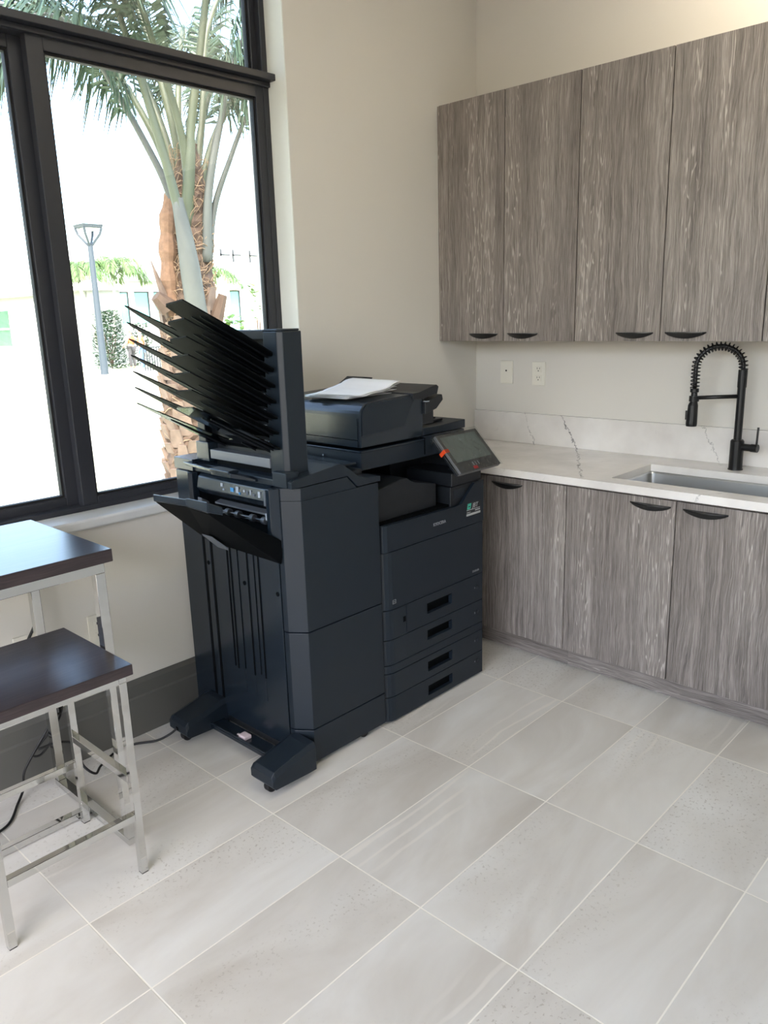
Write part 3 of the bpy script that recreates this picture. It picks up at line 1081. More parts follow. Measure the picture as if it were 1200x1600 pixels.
# papers lying on the feeder
pst = empty('paper_stack', (-0.38, -0.44, 1.216), 'loose stack of curled white paper on top of the photocopier feeder', 'paper')
rr = random.Random(5)
for k in range(5):
    bm = bmesh.new()
    nx, ny = 14, 20
    yaw = math.radians(rr.uniform(-7, 7) + (9 if k > 2 else 0))
    gr = []
    for i in range(nx + 1):
        row = []
        for j in range(ny + 1):
            a = -0.108 + 0.216 * i / nx
            b = -0.14 + 0.28 * j / ny
            x = -0.372 + a * math.cos(yaw) - b * math.sin(yaw) + (0.03 if k > 2 else 0)
            y = -0.440 + a * math.sin(yaw) + b * math.cos(yaw)
            t = (b + 0.14) / 0.28
            zz = 1.2225 + 0.0034 * k + 0.0012 * k * math.sin(t * 6) ** 2 + 0.020 * max(0, t - 0.70) * (k) + 0.006 * k * max(0, math.sin((t - 0.25) * 3.4)) * (i / nx * -0.5 + 0.8)
            row.append(bm.verts.new((x, y, zz)))
        gr.append(row)
    for i in range(nx):
        for j in range(ny):
            bm.faces.new((gr[i][j], gr[i + 1][j], gr[i + 1][j + 1], gr[i][j + 1]))
    o = build('sheet', bm, 'paper', pst, smooth=True)
    so = o.modifiers.new('thick', 'SOLIDIFY')
    so.thickness = 0.0009

# ------------------------------------------------------------------ finisher
fn = empty('document_finisher', (-0.42, -0.80, 0.0), 'tall dark finisher cabinet on castors with a fan of seven sorting trays', 'printer finisher')
SY, BX = -0.992, -0.745     # side face, back
build('core', B((BX, -0.171, SY + 0.006, -0.600, 0.030, 0.790), (BX, -0.171, -0.925, -0.600, 0.790, 0.985),
                (BX, -0.62, SY + 0.004, -0.925, 0.790, 0.985), (-0.188, -0.171, SY + 0.004, -0.925, 0.790, 0.985)), DP, fn, bevel=0.002)


def fpan(z0, z1, zr=None):
    pl_ = [(-0.17, SY), (-0.148, SY), (-0.095, -0.952), (-0.095, -0.598), (-0.17, -0.598)]
    bm = bmesh.new()
    if zr is None:
        return prism(bm, pl_, 'z', z0, z1)
    return bm


b1 = build('front_panel_lower', fpan(0.018, 0.138), NV, fn, bevel=0.0015)
build('front_panel_middle', fpan(0.142, 0.494), NV, fn, bevel=0.0015)
bm = fpan(0.498, 0.944)
# raised part under the lid
hull8(bm, [(-0.17, SY, 0.986), (-0.148, SY, 0.986), (-0.095, -0.952, 0.986), (-0.095, -0.748, 0.989), (-0.17, -0.748, 0.989)],
      [(-0.17, SY, 0.9445), (-0.148, SY, 0.9445), (-0.095, -0.952, 0.9445), (-0.095, -0.702, 0.9445), (-0.17, -0.702, 0.9445)])
build('front_panel_upper', bm, NV, fn, bevel=0.0015)
# lid with the step down towards the copier
lidp = [(SY + 0.002, 0.989), (-0.747, 0.992), (-0.700, 0.948), (-0.588, 0.948), (-0.588, 0.966), (-0.660, 0.972), (-0.700, 0.985), (-0.722, 1.004), (-0.770, 1.036), (-0.800, 1.036), (SY + 0.012, 1.016), (SY + 0.002, 1.010)]
build('lid', PR(lidp, 'x', BX + 0.01, -0.092), NV, fn, bevel=0.002)
build('lid_back_pad', B(-0.60, -0.18, -0.78, -0.62, 1.004, 1.010), NG, fn)
# side door with long grooves
bm = B((-0.735, -0.612, SY - 0.001, SY + 0.006, 0.06, 0.985), (-0.550, -0.177, SY - 0.001, SY + 0.006, 0.06, 0.780), (-0.596, -0.566, SY - 0.001, SY + 0.006, 0.06, 0.780))
sd_ = build('side_door', bm, NG, fn, bevel=0.0015)
bm = bmesh.new()
for x, z0 in ((-0.462, 0.285), (-0.444, 0.280), (-0.402, 0.292), (-0.348, 0.282), (-0.311, 0.296), (-0.286, 0.288)):
    w = 0.004 if x not in (-0.311, -0.402) else 0.0025
    box(bm, x - w, x + w, SY - 0.0022, SY - 0.0008, z0, 0.765)
box(bm, -0.612, -0.596, SY, SY + 0.003, 0.08, 0.78)
box(bm, -0.566, -0.550, SY, SY + 0.003, 0.08, 0.78)
build('groove', bm, BK, sd_)
for x in (-0.405, -0.345, -0.288):
    build('groove_tail', B(x - 0.001, x + 0.001, SY - 0.0018, SY - 0.0008, 0.20, 0.285), 'plastic_deep', sd_)
for x, z in ((-0.582, 0.655), (-0.372, 0.622), (-0.192, 0.622)):
    build('screw_hole', T([(x, SY - 0.001, z), (x, SY - 0.0025, z)], 0.008, 12), BK, sd_)
# posts beside the output opening
build('left_post', PR([(-0.735, SY), (-0.735, SY - 0.006), (-0.660, SY - 0.006), (-0.628, SY - 0.028), (-0.612, SY - 0.020), (-0.612, SY)], 'z', 0.800, 0.985), NG, fn, bevel=0.002)
build('right_post', PR([(-0.190, SY + 0.004), (-0.186, SY - 0.030), (-0.168, SY - 0.030), (-0.150, SY - 0.004), (-0.150, SY + 0.004)], 'z', 0.790, 0.985), NG, fn, bevel=0.002)
build('right_post_cap', B(-0.178, -0.110, SY - 0.003, SY + 0.05, 0.990, 1.038), NV, fn, bevel=0.002)
build('top_back_cap', B(BX, -0.625, SY - 0.004, -0.75, 0.988, 1.030), NG, fn, bevel=0.002)
# control unit with buttons
cu_ = build('control_unit', PR([(-0.925, 1.008), (-0.955, 1.010), (SY - 0.006, 0.975), (SY - 0.014, 0.935), (SY + 0.004, 0.915), (-0.925, 0.912)], 'x', -0.596, -0.205), NG, fn, bevel=0.003)
build('unit_end', B(-0.214, -0.204, SY - 0.017, SY + 0.02, 0.922, 0.972), 'plastic_grey', cu_, bevel=0.002)


def mark(x, z, w, h, m, name='button'):
    # on the inclined front of the control unit
    f = (z - 0.935) / 0.04
    y = SY - 0.014 + 0.008 * f - 0.0012
    build(name, B(x - w, x + w, y - 0.001, y + 0.0015, z - h, z + h), m, cu_, bevel=0.0005)


mark(-0.448, 0.962, 0.006, 0.006, 'icon_pale')
mark(-0.436, 0.948, 0.004, 0.003, 'icon_pale')
mark(-0.388, 0.953, 0.009, 0.007, 'icon_blue')
mark(-0.360, 0.956, 0.007, 0.011, 'icon_pale')
mark(-0.345, 0.946, 0.004, 0.004, 'icon_blue')
mark(-0.322, 0.957, 0.004, 0.004, 'icon_pale')
mark(-0.305, 0.952, 0.005, 0.006, 'plastic_grey')
mark(-0.288, 0.956, 0.003, 0.008, 'icon_pale')
mark(-0.270, 0.950, 0.006, 0.004, 'plastic_grey')
mark(-0.242, 0.955, 0.006, 0.010, 'icon_pale')
build('status_strip', B(-0.43, -0.225, SY - 0.0125, SY - 0.0115, 0.9405, 0.9415), 'plastic_deep', cu_)
# upper exit: short stepped tray and dark throat
bm = bmesh.new()
hull8(bm, [(-0.66, SY - 0.02, 1.022), (-0.45, SY - 0.045, 1.022), (-0.43, SY - 0.060, 1.024), (-0.32, SY - 0.060, 1.024), (-0.26, SY - 0.01, 1.004), (-0.26, -0.94, 0.998), (-0.66, -0.94, 1.012)],
      [(-0.66, SY - 0.02, 1.012), (-0.45, SY - 0.045, 1.011), (-0.43, SY - 0.060, 1.008), (-0.32, SY - 0.060, 1.008), (-0.26, SY - 0.01, 0.995), (-0.26, -0.94, 0.990), (-0.66, -0.94, 1.000)])
ut = build('upper_exit_tray', bm, NG, fn, bevel=0.002)
build('tray_step', B(-0.44, -0.33, SY - 0.062, SY - 0.02, 1.018, 1.030), NG, ut, bevel=0.003)
# lower exit: pinch rollers on a shaft, guide fingers, inner plate
build('inner_plate', PR([(-0.926, 0.800), (-0.926, 0.908), (-0.960, 0.902), (-0.950, 0.86), (-0.965, 0.80)], 'x', -0.612, -0.192), BK, fn)
build('guide_plate', PR([(-0.962, 0.896), (SY + 0.006, 0.890), (SY + 0.006, 0.884), (-0.962, 0.886)], 'x', -0.52, -0.21), 'plastic_grey', fn)
sh = build('roller_shaft', T([(-0.500, SY + 0.012, 0.862), (-0.196, SY + 0.012, 0.862)], 0.0035, 10), 'metal_dark', fn)
build('roller_shaft', T([(-0.500, SY + 0.020, 0.852), (-0.196, SY + 0.020, 0.852)], 0.003, 10), 'metal_dark', fn)
for x in (-0.452, -0.395, -0.315, -0.252):
    build('roller', T([(x - 0.009, SY + 0.012, 0.862), (x + 0.009, SY + 0.012, 0.862)], 0.0125, 16), 'plastic_grey', sh)
build('end_bracket', B(-0.222, -0.200, SY - 0.008, SY + 0.004, 0.872, 0.895), 'icon_pale', fn, bevel=0.002)
build('side_bracket', PR([(SY + 0.02, 0.880), (SY - 0.012, 0.900), (SY - 0.012, 0.882), (SY + 0.02, 0.870)], 'x', -0.600, -0.575), 'plastic_grey', fn, bevel=0.002)
# lower output tray
bm = bmesh.new()
hull8(bm, [(-0.560, -0.985, 0.815), (-0.470, -1.244, 0.960), (-0.285, -1.246, 0.974), (-0.255, -1.254, 0.982), (-0.160, -1.254, 0.980), (-0.150, -0.990, 0.812)],
      [(-0.558, -1.000, 0.742), (-0.470, -1.244, 0.944), (-0.285, -1.244, 0.953), (-0.255, -1.250, 0.952), (-0.160, -1.250, 0.950), (-0.152, -1.000, 0.735)])
ot = build('output_tray', bm, BK, fn, bevel=0.003)
bm = bmesh.new()
hull8(bm, [(-0.478, -1.248, 0.972), (-0.290, -1.248, 0.982), (-0.270, -1.256, 0.990), (-0.160, -1.256, 0.992), (-0.156, -1.206, 0.966), (-0.265, -1.204, 0.964), (-0.290, -1.200, 0.952), (-0.470, -1.205, 0.948)],
      [(-0.478, -1.248, 0.948), (-0.290, -1.248, 0.958), (-0.270, -1.258, 0.962), (-0.160, -1.258, 0.958), (-0.156, -1.206, 0.940), (-0.265, -1.204, 0.935), (-0.290, -1.200, 0.930), (-0.470, -1.205, 0.928)])
build('tray_lip', bm, NG, ot, bevel=0.003)
build('tray_hinge', PR([(-1.03, 0.752), (-1.09, 0.806), (-1.085, 0.798), (-1.03, 0.744)], 'x', -0.46, -0.40), 'plastic_grey', ot)
# mailbox tower
bm = bmesh.new()
prism(bm, [(-0.215, -0.968), (-0.150, -0.968), (-0.134, -0.955), (-0.134, -0.880), (-0.215, -0.880)], 'z', 1.022, 1.470)
prism(bm, [(-0.215, -0.966), (-0.150, -0.966), (-0.138, -0.955), (-0.138, -0.884), (-0.215, -0.884)], 'z', 1.470, 1.477)
tw = build('mailbox_tower', bm, NV, fn, bevel=0.003)
build('tower_back', B((-0.62, -0.215, -0.935, -0.884, 1.045, 1.475), (-0.62, -0.575, -0.965, -0.935, 1.045, 1.475), (-0.575, -0.215, -0.965, -0.935, 1.445, 1.475)), DP, tw, bevel=0.003)
build('tower_foot', B((-0.545, -0.215, -0.972, -0.90, 1.040, 1.072),), 'plastic_grey', tw, bevel=0.002)
build('tower_foot', B(-0.625, -0.55, -0.975, -0.90, 1.028, 1.095), NG, tw, bevel=0.002)
build('throat', B((-0.53, -0.23, -0.955, -0.93, 1.000, 1.040)), BK, fn)
# seven tilted trays, each with two prongs and a V notch
rr = random.Random(9)
for k in range(7):
    zt = 1.566 - 0.0492 * k
    sl = 0.54
    ysh = 0.001 * k

    def q(x, y, dz=0.0):
        return (x, y + ysh, zt - sl * (y + 1.28) + dz)
    out = [(-0.160, -1.279), (-0.272, -1.262), (-0.290, -1.252), (-0.322, -1.100), (-0.345, -1.020), (-0.385, -1.010), (-0.425, -1.060), (-0.460, -1.160), (-0.486, -1.258), (-0.496, -1.266), (-0.508, -1.235), (-0.560, -1.01), (-0.545, -0.940), (-0.215, -0.940), (-0.150, -0.985), (-0.142, -1.10)]
    bm = bmesh.new()
    hull8(bm, [q(x, y, 0.0025) for x, y in out], [q(x, y, -0.0015) for x, y in out])
    tr = build('sorter_tray', bm, 'plastic_black' if k < 6 else 'tray_smoke', fn)
    # stiffening ribs under the tray
    for x0, x1 in ((-0.20, -0.19), (-0.245, -0.24), (-0.50, -0.49), (-0.33, -0.325)):
        bm = bmesh.new()
        ye = -1.20 if x0 > -0.3 else (-1.15 if x0 < -0.4 else -1.0)
        hull8(bm, [q(x0, ye, -0.001), q(x0 + 0.003, ye, -0.001), q(x0 + 0.003, -0.945, -0.001), q(x0, -0.945, -0.001)],
              [q(x0, ye, -0.004), q(x0 + 0.003, ye, -0.004), q(x0 + 0.003, -0.945, -0.009), q(x0, -0.945, -0.009)])
        build('rib', bm, 'plastic_deep', tr)
    if k:
        z = zt - sl * 0.33 + 0.012
        build('exit_shaft', T([(-0.31, -0.962, z + 0.022), (-0.218, -0.966, z + 0.022)], 0.0024, 6), 'bright_steel', tr)
        build('exit_roller', T([(-0.240, -0.966, z + 0.022), (-0.228, -0.966, z + 0.022)], 0.005, 8), 'icon_pale', tr)


# outrigger feet, cross bar, castors
def outrigger(x0, x1):
    bm = bmesh.new()
    c = 0.018
    sec = [(-0.985, 0.024, 0.128), (-1.015, 0.024, 0.126), (-1.160, 0.030, 0.094), (-1.172, 0.045, 0.080)]
    rings = []
    for y, zl, zh in sec:
        rings.append([bm.verts.new(p) for p in ((x0, y, zl), (x1, y, zl), (x1, y, zh - c * 1.2), (x1 - c * 0.4, y, zh - 0.002), (x0 + c, y, zh), (x0, y, zh - c * 0.5))])
    for a, b in zip(rings, rings[1:]):
        for k in range(6):
            j = (k + 1) % 6
            bm.faces.new((a[k], a[j], b[j], b[k]))
    bm.faces.new(rings[0])
    bm.faces.new(rings[-1][::-1])
    return bm


f1 = build('outrigger', outrigger(-0.168, -0.052), NV, fn, bevel=0.002)
f2 = build('outrigger', outrigger(-0.660, -0.545), NV, fn, bevel=0.002)
build('cable_hole', B(-0.615, -0.602, -1.1735, -1.171, 0.048, 0.060), BK, f2)
cb = build('cross_bar', B((-0.545, -0.168, -1.070, -1.010, 0.036, 0.052), (-0.545, -0.168, -1.070, -1.066, 0.052, 0.060)), NG, fn, bevel=0.002)
bm = B((-0.385, -0.345, -1.062, -1.032, 0.052, 0.066), (-0.405, -0.395, -1.055, -1.045, 0.052, 0.058))
build('latch_tag', bm, 'tag_pale', cb, bevel=0.004)


def castor(x, y, r=0.024):
    w = build('castor', T([(x - 0.012, y, r), (x + 0.012, y, r)], r, 20), 'cast_rubber', fn, bevel=0.003)
    build('castor_fork', B((x - 0.016, x + 0.016, y - 0.012, y + 0.012, r * 1.9, r * 1.9 + 0.006)), 'metal_dark', w)
    build('hub', T([(x + 0.012, y, r), (x + 0.0135, y, r)], 0.007, 12), 'bright_steel', w)


for x, y in ((-0.103, -1.142), (-0.598, -1.140), (-0.115, -0.700), (-0.66, -0.700)):
    castor(x, y, 0.022)

# ------------------------------------------------------------------ stool
sx0, sx1, sy0, sy1 = -0.428, -0.062, -2.006, -1.618
so_ = empty('counter_stool', ((sx0 + sx1) / 2, (sy0 + sy1) / 2, 0), 'backless stool with dark wood seat and square chrome legs', 'stool')
build('seat', B(sx0 - 0.014, sx1 + 0.016, sy0 - 0.016, sy1 + 0.014, 0.606, 0.636), 'dark_laminate', so_, bevel=0.002)
w = 0.021
for (x, y) in ((sx1 - w, sy1 - w), (sx1 - w, sy0), (sx0, sy1 - w), (sx0, sy0)):
    lg = build('leg', B(x, x + w, y, y + w, 0.003, 0.585), 'chrome', so_, bevel=0.0012)
    build('foot_pad', B(x + 0.001, x + w - 0.001, y + 0.001, y + w - 0.001, 0.0, 0.003), 'rubber_seal', lg)
bm = B((sx0, sx1, sy1 - w, sy1, 0.5852, 0.606), (sx0, sx1, sy0, sy0 + w, 0.5852, 0.606), (sx0, sx0 + w, sy0 + w, sy1 - w, 0.5852, 0.606), (sx1 - w, sx1, sy0 + w, sy1 - w, 0.5852, 0.606))
build('seat_rail', bm, 'chrome', so_, bevel=0.0012)
build('stretcher', B(sx1 - w, sx1, sy0 + w, sy1 - w, 0.172, 0.193), 'chrome', so_, bevel=0.0012)
build('stretcher', B(sx0, sx0 + w, sy0 + w, sy1 - w, 0.196, 0.217), 'chrome', so_, bevel=0.0012)
build('stretcher', B(sx0 + w, sx1 - w, sy1 - w, sy1, 0.282, 0.303), 'chrome', so_, bevel=0.0012)
build('stretcher', B(sx0 + w, sx1 - w, sy0, sy0 + w, 0.282, 0.303), 'chrome', so_, bevel=0.0012)

# ------------------------------------------------------------------ high table
tx0, tx1, ty0, ty1 = -0.700, -0.186, -2.75, -1.553
tb = empty('high_table', ((tx0 + tx1) / 2, (ty0 + ty1) / 2, 0), 'high table with dark wood top and chrome loop legs under the window', 'table')
build('tabletop', B(tx0, tx1, ty0, ty1, 0.880, 0.916), 'dark_laminate', tb, bevel=0.002)
w = 0.028
lx0, lx1 = -0.706 + 0.018, -0.200
for y in (ty1 - 0.020 - w, ty0 + 0.020):
    for xa in (lx0, lx1 - w):
        build('leg', B(xa, xa + w, y, y + w, 0.024, 0.850), 'chrome', tb, bevel=0.0015)
    lp = build('floor_rail', B(lx0, lx1, y, y + w, 0.002, 0.0238), 'chrome', tb, bevel=0.0015)
    for xa in (lx0 + 0.004, lx1 - 0.024):
        build('foot_pad', B(xa, xa + 0.020, y + 0.004, y + w - 0.004, 0, 0.002), 'rubber_seal', lp)
ya, yb = ty0 + 0.020, ty1 - 0.020
build('apron', B((lx1 - w, lx1, ya, yb, 0.8502, 0.880), (lx0, lx0 + w, ya, yb, 0.8502, 0.880), (lx0 + w, lx1 - w, yb - w, yb, 0.8502, 0.880), (lx0 + w, lx1 - w, ya, ya + w, 0.8502, 0.880)), 'chrome', tb, bevel=0.0015)
build('floor_stretcher', B(-0.462, -0.436, ya + w, yb - w, 0.004, 0.026), 'chrome', tb, bevel=0.0015)

# ------------------------------------------------------------------ cords
c1 = spline([(-0.612, -1.165, 0.054), (-0.625, -1.20, 0.034), (-0.66, -1.235, 0.012), (-0.71, -1.30, 0.007), (-0.71, -1.37, 0.007), (-0.66, -1.45, 0.012), (-0.60, -1.50, 0.03), (-0.62, -1.53, 0.07), (-0.66, -1.52, 0.12), (-0.68, -1.57, 0.15), (-0.69, -1.64, 0.15)], 8)
tag(build('power_cord', T(c1, 0.0042, 8), 'cord_black', smooth=True), 'black power cord running over the floor from the finisher foot', 'cord')
c2 = spline([(-0.734, -1.59, 0.44), (-0.715, -1.585, 0.40), (-0.70, -1.575, 0.30), (-0.705, -1.560, 0.262), (-0.700, -1.540, 0.272), (-0.695, -1.548, 0.245), (-0.70, -1.573, 0.248), (-0.70, -1.580, 0.275), (-0.705, -1.555, 0.285),
             (-0.70, -1.548, 0.235), (-0.70, -1.590, 0.190), (-0.70, -1.640, 0.150), (-0.70, -1.655, 0.130), (-0.70, -1.630, 0.122), (-0.70, -1.595, 0.150), (-0.698, -1.575, 0.190), (-0.70, -1.56, 0.240), (-0.705, -1.565, 0.270),
             (-0.70, -1.585, 0.22), (-0.70, -1.650, 0.140), (-0.70, -1.690, 0.085), (-0.70, -1.700, 0.03), (-0.66, -1.74, 0.006), (-0.58, -1.80, 0.006), (-0.55, -1.88, 0.006)], 8)
tag(build('extension_cord', T(c2, 0.0042, 8), 'cord_black', smooth=True), 'black cord tied in loops hanging behind the stool', 'cord')
c3 = spline([(-0.745, -1.57, 0.815), (-0.742, -1.556, 0.72), (-0.742, -1.552, 0.64), (-0.745, -1.57, 0.56), (-0.757, -1.598, 0.50)], 8)
tag(build('outlet_cord', T(c3, 0.005, 8), 'cord_black', smooth=True), 'black cord hanging down under the table top behind the stool seat', 'cord')

# ------------------------------------------------------------------ outdoors
# sloping lawn, falling gently away from the building
bm = bmesh.new()
vs = [bm.verts.new(p) for p in ((-1.03, -60, -0.15), (-1.03, 60, -0.15), (-130, 110, -1.9), (-130, -110, -1.9))]
vb = [bm.verts.new((v.co.x, v.co.y, v.co.z - 0.4)) for v in vs]
bm.faces.new(vs)
bm.faces.new(vb[::-1])
for i in range(4):
    j = (i + 1) % 4
    bm.faces.new((vs[i], vb[i], vb[j], vs[j]))
tag(build('lawn', bm, 'lawn'), kind='structure')


def gz(x):
    return -0.15 + 0.01357 * (x + 1.03)


# white wing facing the lawn (left in the view)
bA = empty('office_building', (-48, 20, gz(-48)), 'low white building wing with a grey eave, seen through the left pane', 'building')
build('wall', B(-75, -37.3, 17.2, 18.9, -2.0, 3.1), 'facade_white', bA)
build('end_wall', B(-37.3, -37.15, 17.2, 18.9, -2.0, 3.1), 'facade_grey', bA)
build('soffit', B(-75, -37.2, 16.6, 17.2, 3.05, 3.12), 'soffit_grey', bA)
build('frieze', B(-75, -37.3, 17.12, 17.2, 2.75, 3.05), 'facade_grey', bA)
rf = build('roof', B(-75.5, -37.0, 16.4, 18.9, 3.12, 3.50), 'facade_white', bA)
wA = build('window', B(-56, -47.2, 17.12, 17.19, 0.3, 2.35), 'dark_green_glass', bA)
build('window_bar', B((-56, -47.2, 17.05, 17.12, 1.25, 1.35), (-50.1, -50.0, 17.05, 17.12, 0.3, 2.35)), 'facade_white', wA)
# taller block to the right, facing this building
bB = empty('office_building', (-40, 26, gz(-40)), 'two-storey white building with teal windows behind the palm tree', 'building')
build('wall', B((-46, -37.2, 18.95, 40, -2.0, 5.4),), 'facade_white', bB)
build('canopy', B(-37.3, -36.2, 19.2, 24.2, 3.52, 4.02), 'facade_grey', bB)
build('upper_storey', B(-46, -38.4, 24.5, 40, 5.4, 6.5), 'facade_white', bB)
build('roof', B((-46, -37.0, 18.95, 24.5, 5.40, 5.50), (-46.2, -38.2, 24.4, 40, 6.5, 6.62)), 'roof_metal', bB)
for y0, y1, z0, z1 in ((18.98, 19.42, 1.42, 3.04), (19.80, 20.62, 1.40, 3.04), (20.95, 21.75, 1.2, 3.04), (22.3, 23.1, 1.2, 3.04), (25.95, 26.6, 0.2, 3.10)):
    wd = build('window', B(-37.22, -37.17, y0, y1, z0, z1), 'teal_glass', bB)
    build('window_frame', B((-37.2, -37.13, y1 - 0.07, y1, z0, z1), (-37.2, -37.13, y0, y1, z1 - 0.05, z1)), 'rail_dark', wd)
for y0, y1, z0, z1 in ((25.45, 26.1, 5.0, 5.72), (26.3, 26.9, 4.7, 5.85), (27.5, 28.2, 4.7, 5.98)):
    wd = build('window', B(-37.22, -37.18, y0, y1, z0, min(z1, 5.39)), 'facade_white', bB)
    build('window_frame', B((-37.2, -37.12, y0, y0 + 0.08, z0, 5.39), (-37.2, -37.12, y0, y1, 5.05, 5.12)), 'rail_dark', wd)
# canopy band behind trunk right
build('door_canopy', B(-37.2, -36.4, 24.6, 26.6, 3.15, 3.3), 'soffit_grey', bB)

# street lamp
lp_ = empty('street_lamp', (-28.56, 13.18, gz(-28.56)), 'grey street lamp post with a flat square head on the lawn', 'lamp post')
x, y = -28.56, 13.18
build('pole', T([(x, y, gz(x)), (x, y, 1.2), (x, y, 4.45)], [0.16, 0.13, 0.10], 12), 'galvanized', lp_)
bm = bmesh.new()
hull8(bm, [(x - 0.42, y - 0.42, 5.20), (x + 0.42, y - 0.42, 5.20), (x + 0.42, y + 0.42, 5.20), (x - 0.42, y + 0.42, 5.20)],
      [(x - 0.38, y - 0.38, 5.08), (x + 0.38, y - 0.38, 5.08), (x + 0.38, y + 0.38, 5.08), (x - 0.38, y + 0.38, 5.08)])
hd_ = build('lamp_head', bm, 'galvanized', lp_)
bm = bmesh.new()
for a, b in ((1, 1), (1, -1), (-1, 1), (-1, -1)):
    tube(bm, [(x + 0.06 * a, y + 0.06 * b, 4.45), (x + 0.3 * a, y + 0.3 * b, 4.85), (x + 0.36 * a, y + 0.36 * b, 5.08)], 0.05, 6)
build('bracket', bm, 'galvanized', hd_)
build('lens', B(x - 0.26, x + 0.26, y - 0.26, y + 0.26, 4.99, 5.08), 'lamp_lens', hd_)


# palms ------------------------------------------------------------
def leaflet(bm, p, d, up, ln, wd, droop):
    """one folded blade"""
    s = d.cross(up)
    if s.length < 1e-4:
        return
    s.normalize()
    a = bm.verts.new(p)
    m1 = p + d * ln * 0.45 + Vector((0, 0, -droop * ln * 0.18))
    e = bm.verts.new(p + d * ln * 0.92 + Vector((0, 0, -droop * ln)))
    l = bm.verts.new(m1 + s * wd)
    r = bm.verts.new(m1 - s * wd)
    m = bm.verts.new(m1 + up * wd * 0.35)
    bm.faces.new((a, l, m))
    bm.faces.new((a, m, r))
    bm.faces.new((l, e, m))
    bm.faces.new((m, e, r))


def frond(ctrl, r0, n_leaf, ln, wd, start, droop, parent, leaf_m, stem_m, rng, vee=0.5):
    pts = spline(ctrl, 8)
    N = len(pts)
    rad = [r0 * (1 - 0.9 * (i / (N - 1)) ** 0.8) + 0.003 for i in range(N)]
    fr = build('frond', T(pts, rad, 7, flat=0.75), stem_m, parent, smooth=True)
    bm = bmesh.new()
    L_ = [0]
    for a, b in zip(pts, pts[1:]):
        L_.append(L_[-1] + (b - a).length)
    j = 0
    for k in range(n_leaf):
        t = start + (1 - start) * (k + 0.5) / n_leaf
        s = t * L_[-1]
        while L_[j + 1] < s:
            j += 1
        p = pts[j].lerp(pts[j + 1], (s - L_[j]) / (L_[j + 1] - L_[j]))
        d = (pts[j + 1] - pts[j]).normalized()
        side = d.cross(Vector((0, 0, 1)))
        if side.length < 0.15:
            side = d.cross(Vector((0.56, 0.83, 0)))
        side.normalize()
        upv = side.cross(d).normalized()
        prof = math.sin(math.pi * min(1, 0.12 + 0.85 * (k / n_leaf))) ** 0.6
        for sg in (-1, 1):
            dd = (side * sg * rng.uniform(0.75, 1.0) + d * rng.uniform(0.45, 0.8) + upv * rng.uniform(-0.1, vee)).normalized()
            leaflet(bm, p, dd, upv, ln * prof * rng.uniform(0.8, 1.1), wd * rng.uniform(0.8, 1.2), droop * rng.uniform(0.6, 1.5))
    build('leaflets', bm, leaf_m, fr)
    return fr


PB = Vector((-4.47, 1.65, 0))
RV = Vector((0.56, 0.83, 0))
VV = Vector((-0.83, 0.56, 0))


def pp_(s, z, d=0.0):
    return PB + RV * s + VV * d + Vector((0, 0, z))


rng = random.Random(21)
pm = empty('palm_tree', (PB.x, PB.y, gz(PB.x)), 'big palm tree with a shaggy brown trunk right outside the window', 'palm tree')
# trunk: lumpy column
bm = bmesh.new()
prev = None
NR, NK = 60, 28
for i in range(NR + 1):
    t = i / NR
    z = gz(PB.x) - 0.05 + t * (2.98 - gz(PB.x) + 0.05)
    if z < 1.0:
        c, r = -0.14 + 0.04 * z, 0.25
    else:
        c, r = -0.10 + 0.075 * (z - 1.0), (0.25 - 0.055 * (z - 1.0)) * min(1, max(0.2, (3.35 - z) / 0.8))
    ring_ = []
    for k in range(NK):
        a = 2 * math.pi * k / NK
        boot = 0.030 * math.cos(a * 5 + t * 46) * math.cos(t * 80 + a * 2) if z < 1.5 else 0.012 * math.sin(t * 190 + 2 * math.sin(a * 3))
        rad = max(0.05, r + boot + rng.uniform(-0.008, 0.008))
        ring_.append(bm.verts.new(pp_(c + rad * math.cos(a), z, rad * math.sin(a))))
    if prev:
        for k in range(NK):
            j = (k + 1) % NK
            bm.faces.new((prev[k], prev[j], ring_[j], ring_[k]))
    prev = ring_
bm.faces.new(prev)
tk = build('trunk', bm, 'bark_brown', pm)


def tr_c(z):
    return (-0.14 + 0.04 * z, 0.25) if z < 1.0 else (-0.10 + 0.075 * (z - 1.0), 0.25 - 0.055 * (z - 1.0))


# old leaf boots wrapping the lower trunk
bm = bmesh.new()
for k in range(130):
    z = gz(PB.x) + 0.05 + 1.75 * (k / 130) + rng.uniform(-0.05, 0.05)
    a = k * 2.4
    c, r = tr_c(z)
    w_ = rng.uniform(0.04, 0.075)
    h = rng.uniform(0.09, 0.2)

    def cy(aa, zz, rr_):
        c2, r2 = tr_c(zz)
        return pp_(c2 + (r2 + rr_) * math.cos(aa), zz, (r2 + rr_) * math.sin(aa))
    da = w_ / r
    top_ = [cy(a - da, z, 0.02), cy(a + da, z, 0.02), cy(a + da * 0.55, z + h, 0.055), cy(a - da * 0.55, z + h, 0.06)]
    bot_ = [cy(a - da, z, -0.03), cy(a + da, z, -0.03), cy(a + da * 0.55, z + h, 0.02), cy(a - da * 0.55, z + h, 0.02)]
    hull8(bm, top_, bot_)
build('leaf_boots', bm, 'bark_boot', tk)
